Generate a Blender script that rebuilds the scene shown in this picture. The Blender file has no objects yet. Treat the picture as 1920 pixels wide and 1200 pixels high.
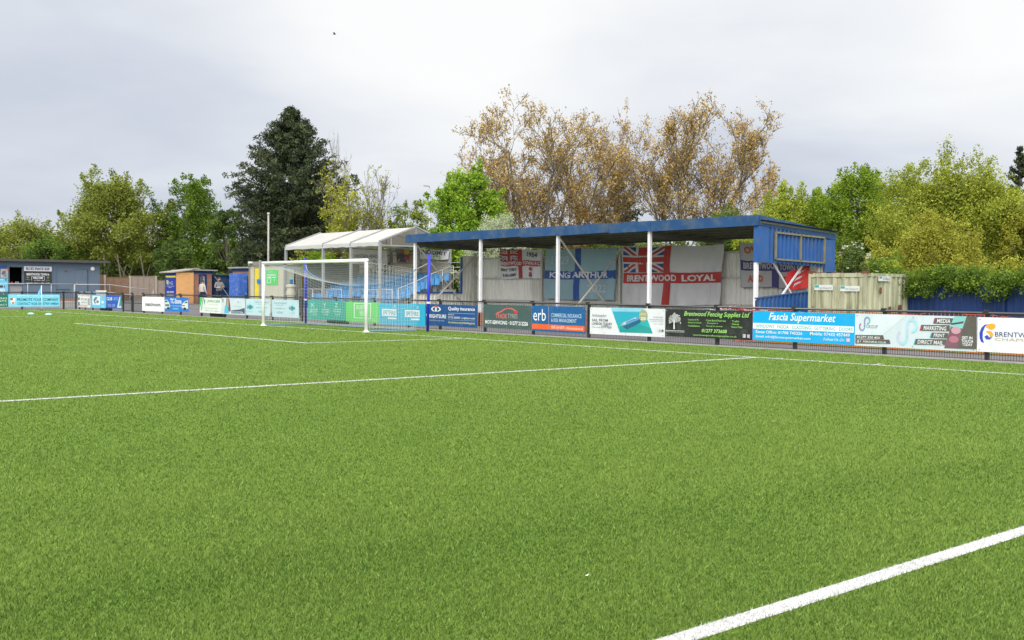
import bpy, bmesh, math, random
import numpy as np
from mathutils import Vector, Matrix

# ------------------------------------------------------------------ camera, sky, sun, exposure
scene = bpy.context.scene
COL = scene.collection
CAM = np.array([35.304, -20.648, 1.541])
FPX, YAW, PITCH, ROLL = 2021.47, 0.857287, 0.0287839, 0.0082716   # focal length for a frame 1920 wide
_F = np.array([-math.sin(YAW)*math.cos(PITCH), math.cos(YAW)*math.cos(PITCH), -math.sin(PITCH)])
_R = np.array([math.cos(YAW), math.sin(YAW), 0.0]); _U = np.cross(_R, _F)
R2 = _R*math.cos(ROLL)+_U*math.sin(ROLL); U2 = -_R*math.sin(ROLL)+_U*math.cos(ROLL)
cd = bpy.data.cameras.new('camera'); cam = bpy.data.objects.new('camera', cd); COL.objects.link(cam)
cd.sensor_width = 36.0; cd.lens = FPX/1920*36.0; cd.clip_start = 0.1; cd.clip_end = 3000
M4 = Matrix.Identity(4)
for i in range(3):
    M4[i][0] = R2[i]; M4[i][1] = U2[i]; M4[i][2] = -_F[i]; M4[i][3] = CAM[i]
cam.matrix_world = M4
scene.camera = cam

SUN_EL, SUN_AZ = math.radians(42), math.radians(150)   # azimuth of the direction towards the sun, from +Y clockwise seen from above
world = bpy.data.worlds.new("World"); scene.world = world; world.use_nodes = True
nt = world.node_tree; N = nt.nodes; L = nt.links
bg = N['Background']; bg.inputs['Strength'].default_value = 0.1
sky = N.new('ShaderNodeTexSky'); sky.sky_type = 'NISHITA'; sky.sun_disc = False
sky.sun_elevation = SUN_EL; sky.sun_rotation = SUN_AZ
tc = N.new('ShaderNodeTexCoord'); sep = N.new('ShaderNodeSeparateXYZ'); L.new(tc.outputs['Generated'], sep.inputs[0])
def wm(op, a, b=None, clamp=False):
    n = N.new('ShaderNodeMath'); n.operation = op; n.use_clamp = clamp
    for k, v in enumerate((a, b)):
        if v is None: continue
        if isinstance(v, (int, float)): n.inputs[k].default_value = v
        else: L.new(v, n.inputs[k])
    return n.outputs[0]
zc = wm('MAXIMUM', sep.outputs['Z'], 0.0)
den = wm('ADD', zc, 0.16)
cx_ = wm('DIVIDE', sep.outputs['X'], den); cy_ = wm('DIVIDE', sep.outputs['Y'], den)
cmb = N.new('ShaderNodeCombineXYZ'); L.new(cx_, cmb.inputs[0]); L.new(cy_, cmb.inputs[1]); cmb.inputs[2].default_value = 0.37
def wnoise(scale, detail, rough, dist, seed):
    mp = N.new('ShaderNodeMapping'); mp.inputs['Location'].default_value = (seed, seed*0.7, seed*1.3); L.new(cmb.outputs[0], mp.inputs[0])
    n = N.new('ShaderNodeTexNoise'); n.inputs['Scale'].default_value = scale; n.inputs['Detail'].default_value = detail
    n.inputs['Roughness'].default_value = rough; n.inputs['Distortion'].default_value = dist
    L.new(mp.outputs[0], n.inputs['Vector']); return n.outputs['Fac']
n1 = wnoise(0.55, 5, 0.50, 0.3, 3.1); n2 = wnoise(1.6, 6, 0.55, 0.5, 9.4)
def lobe(u, v, power):          # a bright break in the cloud, fixed in the sky
    d = _F*FPX+R2*(u-960)-U2*(v-600); d = d/np.linalg.norm(d)
    dp = N.new('ShaderNodeVectorMath'); dp.operation = 'DOT_PRODUCT'; L.new(tc.outputs['Generated'], dp.inputs[0]); dp.inputs[1].default_value = d
    return wm('POWER', wm('MAXIMUM', dp.outputs['Value'], 0.0), power)
br = wm('ADD', wm('MULTIPLY', lobe(830, 40, 90), 0.62), wm('MULTIPLY', lobe(1980, -40, 120), 0.55))
br = wm('ADD', br, wm('MULTIPLY', wm('SUBTRACT', n1, 0.5), 1.6)); br = wm('ADD', br, wm('MULTIPLY', wm('SUBTRACT', n2, 0.5), 0.35))
br = wm('ADD', br, wm('MULTIPLY', wm('SUBTRACT', sep.outputs['X'], -0.75), 0.26))
br = wm('ADD', br, wm('MULTIPLY', zc, 1.1))
br = wm('ADD', br, 0.21, True)
ramp = N.new('ShaderNodeValToRGB'); L.new(br, ramp.inputs[0])
e = ramp.color_ramp.elements
e[0].position = 0.0; e[0].color = (0.53, 0.575, 0.675, 1); e[1].position = 1.0; e[1].color = (0.97, 0.97, 0.965, 1)
q = e.new(0.33); q.color = (0.66, 0.70, 0.78, 1); q = e.new(0.66); q.color = (0.84, 0.86, 0.895, 1)
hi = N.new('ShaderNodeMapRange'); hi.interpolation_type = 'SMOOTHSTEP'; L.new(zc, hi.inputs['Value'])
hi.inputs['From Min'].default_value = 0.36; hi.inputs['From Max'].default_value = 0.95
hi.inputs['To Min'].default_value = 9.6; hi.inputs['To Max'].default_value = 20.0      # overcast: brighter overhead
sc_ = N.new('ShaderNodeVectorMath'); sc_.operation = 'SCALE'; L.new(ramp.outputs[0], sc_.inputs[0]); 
bk = N.new('ShaderNodeVectorMath'); bk.operation = 'DOT_PRODUCT'; L.new(tc.outputs['Generated'], bk.inputs[0])   # extra sky brightness added behind the camera, to light the stand interior
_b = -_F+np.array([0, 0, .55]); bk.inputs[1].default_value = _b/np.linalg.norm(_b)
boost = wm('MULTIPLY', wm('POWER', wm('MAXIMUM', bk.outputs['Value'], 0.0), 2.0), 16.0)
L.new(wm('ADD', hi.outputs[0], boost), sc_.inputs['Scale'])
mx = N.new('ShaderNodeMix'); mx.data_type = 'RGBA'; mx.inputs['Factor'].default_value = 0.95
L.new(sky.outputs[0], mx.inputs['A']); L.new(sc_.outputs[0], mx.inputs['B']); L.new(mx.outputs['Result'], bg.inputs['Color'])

sd = bpy.data.lights.new('sun', 'SUN'); sd.energy = 1.5; sd.angle = math.radians(25); sd.color = (1.0, 0.96, 0.90)
sun = bpy.data.objects.new('sun', sd); COL.objects.link(sun)
sdir = Vector((math.sin(SUN_AZ)*math.cos(SUN_EL), math.cos(SUN_AZ)*math.cos(SUN_EL), math.sin(SUN_EL)))
sun.rotation_euler = sdir.to_track_quat('Z', 'Y').to_euler(); sun.location = (0, 0, 60)
vs = scene.view_settings; vs.view_transform = 'Standard'; vs.look = 'None'; vs.exposure = 0.12; vs.gamma = 1.0; vs.use_curve_mapping = False

# ------------------------------------------------------------------ measuring helpers (survey points of the photo)
def ray(u, v): return _F*FPX+R2*(u-960)-U2*(v-600)
def oY(u, v, y): d = ray(u, v); return CAM+d*(y-CAM[1])/d[1]
def oX(u, v, x): d = ray(u, v); return CAM+d*(x-CAM[0])/d[0]
def oZ(u, v, z=0.0): d = ray(u, v); return CAM+d*(z-CAM[2])/d[2]
def oD(u, v, depth): return CAM+ray(u, v)*(depth/FPX)
rnd = random.Random(5)

# ------------------------------------------------------------------ materials
MATS = {}
def _nodes(name):
    m = bpy.data.materials.new(name); m.use_nodes = True
    return m, m.node_tree.nodes, m.node_tree.links, m.node_tree.nodes['Principled BSDF']
def mat(name, rgb, rough=0.6, var=0.12, scale=4.0, dirt=None, dirt_amt=0.0, dirt_scale=1.5, d0=.5, stretch=(1, 1, 1), bump=0.0, metal=0.0, spec=0.4):
    """painted / weathered surface: base colour with noise variation and optional stains of a second colour"""
    if name in MATS: return MATS[name]
    m, n, l, p = _nodes(name)
    t = n.new('ShaderNodeTexCoord'); mp = n.new('ShaderNodeMapping'); mp.inputs['Scale'].default_value = stretch; l.new(t.outputs['Object'], mp.inputs[0])
    nz = n.new('ShaderNodeTexNoise'); nz.inputs['Scale'].default_value = scale; nz.inputs['Detail'].default_value = 5; l.new(mp.outputs[0], nz.inputs['Vector'])
    mr = n.new('ShaderNodeMapRange'); l.new(nz.outputs['Fac'], mr.inputs['Value'])
    mr.inputs['From Min'].default_value = .25; mr.inputs['From Max'].default_value = .75
    mr.inputs['To Min'].default_value = 1-var; mr.inputs['To Max'].default_value = 1+var
    v = n.new('ShaderNodeVectorMath'); v.operation = 'SCALE'; v.inputs[0].default_value = rgb; l.new(mr.outputs[0], v.inputs['Scale'])
    out = v.outputs[0]
    if dirt:
        nd = n.new('ShaderNodeTexNoise'); nd.inputs['Scale'].default_value = dirt_scale; nd.inputs['Detail'].default_value = 7; nd.inputs['Roughness'].default_value = .65
        l.new(mp.outputs[0], nd.inputs['Vector'])
        r = n.new('ShaderNodeMapRange'); l.new(nd.outputs['Fac'], r.inputs['Value']); r.inputs['From Min'].default_value = d0; r.inputs['From Max'].default_value = d0+.18
        r.inputs['To Max'].default_value = dirt_amt
        x = n.new('ShaderNodeMix'); x.data_type = 'RGBA'; l.new(r.outputs[0], x.inputs['Factor']); l.new(out, x.inputs['A']); x.inputs['B'].default_value = (*dirt, 1)
        out = x.outputs['Result']
    l.new(out, p.inputs['Base Color']); p.inputs['Roughness'].default_value = rough; p.inputs['Metallic'].default_value = metal
    p.inputs['Specular IOR Level'].default_value = spec
    if bump:
        b = n.new('ShaderNodeBump'); b.inputs['Strength'].default_value = bump; b.inputs['Distance'].default_value = .02; l.new(nz.outputs['Fac'], b.inputs['Height']); l.new(b.outputs[0], p.inputs['Normal'])
    MATS[name] = m; return m
def leaf(name, a, b, trans=0.35, rough=0.6):
    if name in MATS: return MATS[name]
    m, n, l, p = _nodes(name)
    at = n.new('ShaderNodeAttribute'); at.attribute_name = 'tone'
    x = n.new('ShaderNodeMix'); x.data_type = 'RGBA'; l.new(at.outputs['Fac'], x.inputs['Factor']); x.inputs['A'].default_value = (*a, 1); x.inputs['B'].default_value = (*b, 1)
    l.new(x.outputs['Result'], p.inputs['Base Color']); p.inputs['Roughness'].default_value = rough; p.inputs['Specular IOR Level'].default_value = .25
    tr = n.new('ShaderNodeBsdfTranslucent'); l.new(x.outputs['Result'], tr.inputs['Color'])
    ms = n.new('ShaderNodeMixShader'); ms.inputs[0].default_value = trans; l.new(p.outputs[0], ms.inputs[1]); l.new(tr.outputs[0], ms.inputs[2])
    l.new(ms.outputs[0], n['Material Output'].inputs['Surface']); MATS[name] = m; return m
def brickmat(name, c1, c2, mortar, scale, bw=.23, rh=.075):
    m, n, l, p = _nodes(name)
    t = n.new('ShaderNodeTexCoord'); s = n.new('ShaderNodeSeparateXYZ'); l.new(t.outputs['Object'], s.inputs[0])
    ad = n.new('ShaderNodeMath'); ad.operation = 'ADD'; l.new(s.outputs['X'], ad.inputs[0]); l.new(s.outputs['Y'], ad.inputs[1])
    c = n.new('ShaderNodeCombineXYZ'); l.new(ad.outputs[0], c.inputs[0]); l.new(s.outputs['Z'], c.inputs[1])
    b = n.new('ShaderNodeTexBrick'); l.new(c.outputs[0], b.inputs['Vector']); b.inputs['Color1'].default_value = (*c1, 1); b.inputs['Color2'].default_value = (*c2, 1); b.inputs['Mortar'].default_value = (*mortar, 1)
    b.inputs['Scale'].default_value = 1; b.inputs['Brick Width'].default_value = bw; b.inputs['Row Height'].default_value = rh; b.inputs['Mortar Size'].default_value = .008
    l.new(b.outputs['Color'], p.inputs['Base Color']); p.inputs['Roughness'].default_value = .85; MATS[name] = m; return m

WHITE = mat('white_paint', (.78, .79, .80), .4, .05)
GOALW = mat('goal_white', (.86, .86, .87), .35, .03)
BLACKM = mat('black_metal', (.022, .024, .026), .38, .15, spec=.6)
RAILM = mat('black_rail', (.02, .021, .023), .28, .15, spec=.8)
WIREM = mat('dark_wire', (.06, .06, .06), .6, .1)
GALV = mat('galvanised_steel', (.42, .43, .44), .45, .12, metal=.3)
GREYP = mat('grey_steel', (.30, .31, .31), .5, .12)
BLUEP = mat('blue_sheet', (.022, .095, .30), .55, .16, 2.5, (.10, .12, .12), .65, 2.0, .5, (1, 1, .5))
BLUEF = mat('blue_fascia', (.014, .068, .190), .5, .16, 1.2, (.09, .12, .14), .6, 2.2, .46)
BLUED = mat('blue_fence_sheet', (.008, .032, .135), .55, .14, 3)
CORR = mat('pale_cladding', (.78, .765, .70), .6, .08, 3, (.20, .20, .12), .4, 1.0, .5, (1, 1, .35))
CORRL = mat('pale_cladding_mossy', (.74, .73, .66), .65, .08, 3, (.16, .17, .05), .75, .8, .5, (1, 1, .5))
ROOFU = mat('roof_underside', (.33, .33, .31), .7, .2, 3)
ROOFB = mat('roof_timber', (.12, .115, .10), .8, .2, 3)
STANDW = mat('stand_white_steel', (.74, .75, .77), .35, .06)
BEIGE = mat('beige_steel', (.50, .48, .43), .55, .08)
CONT = mat('container_cream', (.43, .43, .30), .65, .10, 4, (.085, .095, .022), .65, 3.0, .46, (1.6, 1.6, .22), bump=.1)
RUST = mat('rust', (.16, .06, .035), .85, .3, 9)
TENT = mat('tent_canvas', (.64, .63, .605), .55, .05, 2, (.5, .46, .38), .4, 1.5)
def sheer(m, k):
    n = m.node_tree.nodes; l = m.node_tree.links; p = n['Principled BSDF']; t = n.new('ShaderNodeBsdfTranslucent'); l.new(p.inputs['Base Color'].links[0].from_socket, t.inputs['Color'])
    x = n.new('ShaderNodeMixShader'); x.inputs[0].default_value = k; l.new(p.outputs[0], x.inputs[1]); l.new(t.outputs[0], x.inputs[2]); l.new(x.outputs[0], n['Material Output'].inputs['Surface'])
sheer(TENT, .35)
TENTB = mat('tent_canvas_inner', (.72, .66, .56), .7, .06, 2)
sheer(TENTB, .5)
SEAT = mat('seat_blue', (.03, .21, .47), .38, .10, 12)
SEAT2 = mat('seat_blue_faded', (.07, .30, .58), .45, .10, 12)
TARMAC = mat('tarmac', (.155, .145, .15), .9, .16, 9, (.10, .10, .09), .5, .7, bump=.3)
CONCR = mat('concrete', (.34, .33, .31), .9, .12, 5)
SLATE = mat('slate_paint', (.105, .145, .20), .65, .07, 3)
DARKR = mat('dark_roof', (.07, .07, .065), .8, .15, 4)
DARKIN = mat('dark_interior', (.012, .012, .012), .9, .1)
FENCEW = mat('weathered_timber', (.33, .265, .22), .85, .16, 6, (.18, .15, .13), .5, 2, .5, (1, 1, 6))
FENCEB = mat('brown_timber', (.25, .155, .10), .85, .18, 6, (.15, .09, .06), .5, 2, .5, (1, 1, 6))
FPOST = mat('concrete_post', (.42, .37, .30), .85, .12, 6)
PINE = mat('new_pine', (.70, .38, .15), .6, .14, 2.5, (.45, .2, .06), .5, 6, .5, (1, 1, 7))
BRICKM = brickmat('red_brick', (.24, .085, .05), (.33, .13, .075), (.30, .26, .22), 1)
CABIN = mat('cabin_cream', (.47, .46, .36), .6, .05, 3)
CABTRIM = mat('cabin_trim', (.22, .21, .17), .6, .1)
YELLOW = mat('yellow_door', (.70, .56, .03), .45, .08)
GRAFB = mat('scuffed_blue', (.035, .12, .45), .5, .12, 3, (.35, .40, .55), .55, 5)
ROYAL = mat('royal_blue_tube', (.02, .03, .50), .35, .1)
LBLUE = mat('light_blue_cloth', (.22, .52, .82), .6, .08)
BARK = mat('bark', (.13, .11, .085), .9, .3, 8, bump=.4)
BARKG = mat('bark_pale', (.15, .13, .10), .9, .3, 8, bump=.4)
BINM = mat('black_plastic', (.012, .014, .014), .45, .1)
PLASTIC_W = mat('white_plastic', (.75, .75, .75), .45, .05)

COLM = {}
def cmat(rgb):                       # printed colour on boards and cloth
    k = tuple(round(c, 3) for c in rgb)
    if k not in COLM: COLM[k] = mat('print_%03d' % len(COLM), k, .5, .07, 1.8, tuple(.55*c+.10 for c in k), .35, 2.6, .5)
    return COLM[k]
def srgb(r, g, b):
    return tuple(((c/255)/12.92 if c/255 <= .04045 else ((c/255+.055)/1.055)**2.4) for c in (r, g, b))

# ------------------------------------------------------------------ mesh builder
class MB:
    def __init__(s): s.v = []; s.f = []; s.m = []; s.mats = []
    def mi(s, m):
        if m not in s.mats: s.mats.append(m)
        return s.mats.index(m)
    def face(s, pts, m):
        b = len(s.v); s.v += [tuple(map(float, p)) for p in pts]; s.f.append(tuple(range(b, b+len(pts)))); s.m.append(s.mi(m)); return s
    def mesh(s, vs, fs, m):
        b = len(s.v); s.v += [tuple(map(float, p)) for p in vs]; k = s.mi(m)
        for f in fs: s.f.append(tuple(b+i for i in f)); s.m.append(k)
        return s
    def box(s, a, b, m):
        x0, y0, z0 = [min(i, j) for i, j in zip(a, b)]; x1, y1, z1 = [max(i, j) for i, j in zip(a, b)]
        return s.mesh([(x0,y0,z0),(x1,y0,z0),(x1,y1,z0),(x0,y1,z0),(x0,y0,z1),(x1,y0,z1),(x1,y1,z1),(x0,y1,z1)],
                      [(3,2,1,0),(4,5,6,7),(0,1,5,4),(1,2,6,5),(2,3,7,6),(3,0,4,7)], m)
    def hexa(s, p, m):               # 8 points: bottom ring then top ring
        return s.mesh(p, [(3,2,1,0),(4,5,6,7),(0,1,5,4),(1,2,6,5),(2,3,7,6),(3,0,4,7)], m)
    def bar(s, p, q, w, h, m, up=(0, 0, 1)):
        p = Vector(p); q = Vector(q); d = (q-p).normalized(); u = Vector(up)
        if abs(d.dot(u)) > .98: u = Vector((0, 1, 0))
        a = d.cross(u).normalized()*(w/2); b = a.cross(d).normalized()*(h/2)
        return s.hexa([p-a-b, p+a-b, q+a-b, q-a-b, p-a+b, p+a+b, q+a+b, q-a+b], m)
    def tube(s, pts, rs, m, n=8, caps=True):
        pts = [Vector(p) for p in pts]
        if isinstance(rs, (int, float)): rs = [rs]*len(pts)
        vs = []; fs = []
        for i, p in enumerate(pts):
            d = (pts[min(i+1, len(pts)-1)]-pts[max(i-1, 0)]).normalized()
            u = Vector((0, 0, 1)) if abs(d.z) < .9 else Vector((1, 0, 0))
            a = d.cross(u).normalized(); b = d.cross(a).normalized()
            for k in range(n):
                t = 2*math.pi*k/n; vs.append(p+(a*math.cos(t)+b*math.sin(t))*rs[i])
        for i in range(len(pts)-1):
            for k in range(n): fs.append((i*n+k, i*n+(k+1) % n, (i+1)*n+(k+1) % n, (i+1)*n+k))
        if caps: fs.append(tuple(range(n-1, -1, -1))); fs.append(tuple((len(pts)-1)*n+k for k in range(n)))
        return s.mesh(vs, fs, m)
    def lathe(s, c, prof, m, n=14, axis='z'):
        vs = []; fs = []
        for r, z in prof:
            for k in range(n):
                t = 2*math.pi*k/n; x, y = r*math.cos(t), r*math.sin(t)
                vs.append((c[0]+x, c[1]+y, c[2]+z) if axis == 'z' else ((c[0]+z, c[1]+x, c[2]+y) if axis == 'x' else (c[0]+x, c[1]+z, c[2]+y)))
        for i in range(len(prof)-1):
            for k in range(n): fs.append((i*n+k, i*n+(k+1) % n, (i+1)*n+(k+1) % n, (i+1)*n+k))
        fs.append(tuple(range(n-1, -1, -1))); fs.append(tuple((len(prof)-1)*n+k for k in range(n)))
        return s.mesh(vs, fs, m)
    def build(s, name, parent=None, smooth=False):
        o0 = Vector(parent.get('_o', (0, 0, 0))) if parent is not None else Vector((0, 0, 0))
        return finish(name, [Vector(p)-o0 for p in s.v], s.f, s.m, s.mats, parent, smooth)
def finish(name, v, f, mi, mats, parent=None, smooth=False):
    me = bpy.data.meshes.new(name); me.from_pydata(v, [], f)
    for m in mats: me.materials.append(m)
    if len(mats) > 1: me.polygons.foreach_set('material_index', mi)
    if smooth: me.polygons.foreach_set('use_smooth', [True]*len(f))
    me.update(); o = bpy.data.objects.new(name, me); COL.objects.link(o)
    if parent is not None:
        o.parent = parent
        if parent.get('_o') is not None: o['_o'] = tuple(parent['_o'])
    return o
def tag(o, label, cat, group=None):
    o['label'] = label; o['category'] = cat
    if group: o['group'] = group
    return o
def thing(name, label, cat, loc, group=None):
    o = bpy.data.objects.new(name, None); COL.objects.link(o); o.location = loc; o.empty_display_size = .2
    o['_o'] = tuple(map(float, loc)); return tag(o, label, cat, group)
def struct(o): o['kind'] = 'structure'; return o
def move_origin(o, loc):             # a thing made of a single mesh gets its origin at its base
    o.data.transform(Matrix.Translation(-Vector(loc))); o.location = loc; return o
def copy_thing(o, loc):
    c = o.copy(); COL.objects.link(c); c.location = loc
    for ch in o.children:
        d = ch.copy(); COL.objects.link(d); d.parent = c
        for g in ch.children:
            h = g.copy(); COL.objects.link(h); h.parent = d
    return c
def quads(name, P, A, B, tone, m, parent=None, tri=False):
    """cloud of leaf or blade faces: rhombs p+-a, p+-b, or triangles (p-a, p+a, p+b)"""
    n = len(P); o0 = np.array(parent['_o']) if parent is not None else 0.0
    k = 3 if tri else 4
    V = np.stack([P-A, P+A, P+B] if tri else [P-A, P-B, P+A, P+B], 1).reshape(-1, 3)-o0
    me = bpy.data.meshes.new(name); me.vertices.add(n*k); me.vertices.foreach_set('co', V.astype(np.float32).ravel())
    me.loops.add(n*k); me.loops.foreach_set('vertex_index', np.arange(n*k, dtype=np.int32))
    me.polygons.add(n); me.polygons.foreach_set('loop_start', np.arange(0, n*k, k, dtype=np.int32))
    at = me.attributes.new('tone', 'FLOAT', 'POINT'); at.data.foreach_set('value', np.repeat(np.clip(tone, 0, 1), k).astype(np.float32))
    me.materials.append(m); me.update(calc_edges=True); me.validate()
    o = bpy.data.objects.new(name, me); COL.objects.link(o)
    if parent is not None: o.parent = parent
    return o

# ------------------------------------------------------------------ lettering
_tc = {}
def text_mesh(s, shear=0.0, bold=0.0):
    key = (s, shear, bold)
    if key in _tc: return _tc[key]
    c = bpy.data.curves.new('t', 'FONT'); c.body = s; c.resolution_u = 2; c.shear = shear; c.offset = bold; c.fill_mode = 'FRONT'
    o = bpy.data.objects.new('t', c); COL.objects.link(o)
    me = bpy.data.meshes.new_from_object(o.evaluated_get(bpy.context.evaluated_depsgraph_get()))
    v = [tuple(p.co) for p in me.vertices]; f = [tuple(p.vertices) for p in me.polygons]
    bpy.data.objects.remove(o); bpy.data.curves.remove(c); bpy.data.meshes.remove(me)
    a = np.array(v) if v else np.zeros((1, 3)); _tc[key] = (a, f); return _tc[key]

class Sheet:
    """a flat printed sheet standing in the plane Y=p (facing the pitch) or X=p (facing +X); items are given by survey points"""
    def __init__(s, axis, p): s.ax = axis; s.p = p; s.off = 0.0
    def q(s, u, v):
        if s.ax == 'Y': a = oY(u, v, s.p); return a[0], a[2]
        a = oX(u, v, s.p); return a[1], a[2]
    def w(s, a, z, out): return (a, s.p-out, z) if s.ax == 'Y' else (s.p+out, a, z)
    def poly(s, mb, pts, col, out): mb.face([s.w(a, z, out) for a, z in pts], cmat(col))
    def items(s, items, mbt, mbg, out0, xf=None):
        out = out0
        for it in items:
            k = it[0]; out += .0025
            if k == 't':
                _, txt, u0, vt, vb, u1, col = it[:7]; sh = it[7] if len(it) > 7 else 0; bo = it[8] if len(it) > 8 else 0
                P, F = text_mesh(txt, sh, bo); mn = P.min(0); mxx = P.max(0); a0, zt = s.q(u0, vt); _, zb = s.q(u0, vb); a1, _ = s.q(u1, vt)
                sx = (a1-a0)/max(mxx[0]-mn[0], 1e-6); sz = (zt-zb)/max(mxx[1]-mn[1], 1e-6)
                mbt.mesh([s.w(a0+(p[0]-mn[0])*sx, zb+(p[1]-mn[1])*sz, out) for p in P], F, cmat(col))
            elif k == 'r':
                _, u0, vt, vb, u1, col = it[:6]; a0, zt = s.q(u0, vt); _, zb = s.q(u0, vb); a1, _ = s.q(u1, vt)
                s.poly(mbg, [(a0, zb), (a1, zb), (a1, zt), (a0, zt)], col, out)
            elif k == 'p': s.poly(mbg, [s.q(*p) for p in it[1]], it[2], out)
            elif k == 'e':
                _, u, v, ru, rv, col = it[:6]; a, z = s.q(u, v); ra = abs(s.q(u+ru, v)[0]-a); rz = abs(s.q(u, v+rv)[1]-z)
                s.poly(mbg, [(a+ra*math.cos(t*math.pi/12), z+rz*math.sin(t*math.pi/12)) for t in range(24)], col, out)
            elif k == 'arc':     # u, v, ru, rv, thickness(0..1), angle0, angle1
                _, u, v, ru, rv, th, t0, t1, col = it; a, z = s.q(u, v); ra = abs(s.q(u+ru, v)[0]-a); rz = abs(s.q(u, v+rv)[1]-z); n = 16
                for i in range(n):
                    ta = math.radians(t0+(t1-t0)*i/n); tb = math.radians(t0+(t1-t0)*(i+1)/n)
                    pts = [(a+ra*c*math.cos(t), z+rz*c*math.sin(t)) for t, c in ((ta, 1-th), (ta, 1), (tb, 1), (tb, 1-th))]
                    if t1 > t0: pts = pts[::-1]
                    c2 = tuple(np.array(col[0])*(1-i/n)+np.array(col[1])*(i/n)) if isinstance(col[0], tuple) else col
                    s.poly(mbg, pts, c2, out)
def board(name, label, group, axis, plane, u0, vt, vb, u1, bg, items, cat='advert board', thick=.012, rip=0.006, fix=True):
    S = Sheet(axis, plane); a0, zt = S.q(u0, vt); _, zb = S.q(u0, vb); a1, _ = S.q(u1, vt)
    c = S.w((a0+a1)/2, zb, 0); root = thing(name, label, cat, c, group)
    mb = MB(); nx = max(2, int((a1-a0)/.3)); sd_ = rnd.random()*9
    # a sheet with a slight buckle, thickness, and eyelets
    P0 = []; m = cmat(bg)
    fr = lambda i: 0.0015*math.sin(i*1.7+sd_)
    for i in range(nx):
        x0 = a0+(a1-a0)*i/nx; x1 = a0+(a1-a0)*(i+1)/nx; f0, f1 = fr(i), fr(i+1)
        A = [S.w(x0, zb, f0), S.w(x1, zb, f1), S.w(x1, zt, f1), S.w(x0, zt, f0)]
        B = [S.w(x0, zb, f0-thick), S.w(x1, zb, f1-thick), S.w(x1, zt, f1-thick), S.w(x0, zt, f0-thick)]
        mb.face(A, m); mb.face(B[::-1], m); mb.face([A[3], A[2], B[2], B[3]], m); mb.face([A[1], A[0], B[0], B[1]], m)
    mb.face([S.w(a0, zb, fr(0)), S.w(a0, zt, fr(0)), S.w(a0, zt, fr(0)-thick), S.w(a0, zb, fr(0)-thick)], m)
    mb.face([S.w(a1, zb, fr(nx)), S.w(a1, zb, fr(nx)-thick), S.w(a1, zt, fr(nx)-thick), S.w(a1, zt, fr(nx))], m)
    if fix:
        for x in np.linspace(a0+.06, a1-.06, max(2, int((a1-a0)/1.1)+1)):
            for z in (zb+.05, zt-.05): mb.mesh([S.w(x+.016*math.cos(k*math.pi/3), z+.016*math.sin(k*math.pi/3), .0125) for k in range(6)], [tuple(range(6))], GREYP)
    mb.build('panel', root)
    if axis == 'Y' and fix: root.rotation_euler = (rnd.uniform(-.012, .016), rnd.uniform(-.004, .004), 0)     # each board hangs a little differently
    g = MB()
    for k_, it in enumerate(items):       # every line of lettering is a part of its own
        if it[0] == 't': t = MB(); S.items([it], t, t, .002+.0005*k_); t.build('lettering', root)
        else: S.items([it], g, g, .002+.0005*k_)
    if g.f: g.build('printed_graphic', root)
    return root
# ------------------------------------------------------------------ ground, turf, paths, markings
def groundmat(name, a, b, sc, fine, amt_fine, rough=.95, bump=0.5, c=None):
    m, n, l, p = _nodes(name)
    t = n.new('ShaderNodeTexCoord')
    def nz(s_, det, st=(1, 1, 1)):
        mp = n.new('ShaderNodeMapping'); mp.inputs['Scale'].default_value = st; l.new(t.outputs['Object'], mp.inputs[0])
        z = n.new('ShaderNodeTexNoise'); z.inputs['Scale'].default_value = s_; z.inputs['Detail'].default_value = det; z.inputs['Roughness'].default_value = .62; l.new(mp.outputs[0], z.inputs['Vector']); return z.outputs['Fac']
    x = n.new('ShaderNodeMix'); x.data_type = 'RGBA'; x.inputs['A'].default_value = (*a, 1); x.inputs['B'].default_value = (*b, 1)
    r = n.new('ShaderNodeMapRange'); l.new(nz(sc, 5), r.inputs['Value']); r.inputs['From Min'].default_value = .3; r.inputs['From Max'].default_value = .7; l.new(r.outputs[0], x.inputs['Factor'])
    r2 = n.new('ShaderNodeMapRange'); f = nz(fine, 3); l.new(f, r2.inputs['Value']); r2.inputs['From Min'].default_value = .3; r2.inputs['From Max'].default_value = .7
    r2.inputs['To Min'].default_value = 1-amt_fine; r2.inputs['To Max'].default_value = 1+amt_fine
    s_ = n.new('ShaderNodeVectorMath'); s_.operation = 'SCALE'; l.new(x.outputs['Result'], s_.inputs[0]); l.new(r2.outputs[0], s_.inputs['Scale'])
    l.new(s_.outputs[0], p.inputs['Base Color']); p.inputs['Roughness'].default_value = rough; p.inputs['Specular IOR Level'].default_value = .15
    if bump:
        bm_ = n.new('ShaderNodeBump'); bm_.inputs['Strength'].default_value = bump; bm_.inputs['Distance'].default_value = .03; l.new(f, bm_.inputs['Height']); l.new(bm_.outputs[0], p.inputs['Normal'])
    return m
SOIL = groundmat('rough_ground', (.075, .085, .035), (.11, .115, .05), .35, 6, .4)
TURF = groundmat('turf', (.10, .175, .022), (.13, .215, .028), .55, 42, .30, bump=.8)
VERGE = groundmat('verge_grass', (.12, .17, .03), (.17, .19, .05), 1.2, 14, .45)
def sheet(name, pts, z, m):
    b = MB(); b.face([(x, y, z) for x, y in pts], m); return struct(b.build(name))
FY = 3.25; FX = -36.0                     # the two runs of the barrier: behind the goal and along the far side
sheet('ground', [(-900, -900), (900, -900), (900, 900), (-900, 900)], -.03, SOIL)
sheet('pitch_turf', [(FX+.3, -90), (62, -90), (62, FY-.12), (FX+.3, FY-.12)], 0.0, TURF)
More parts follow.
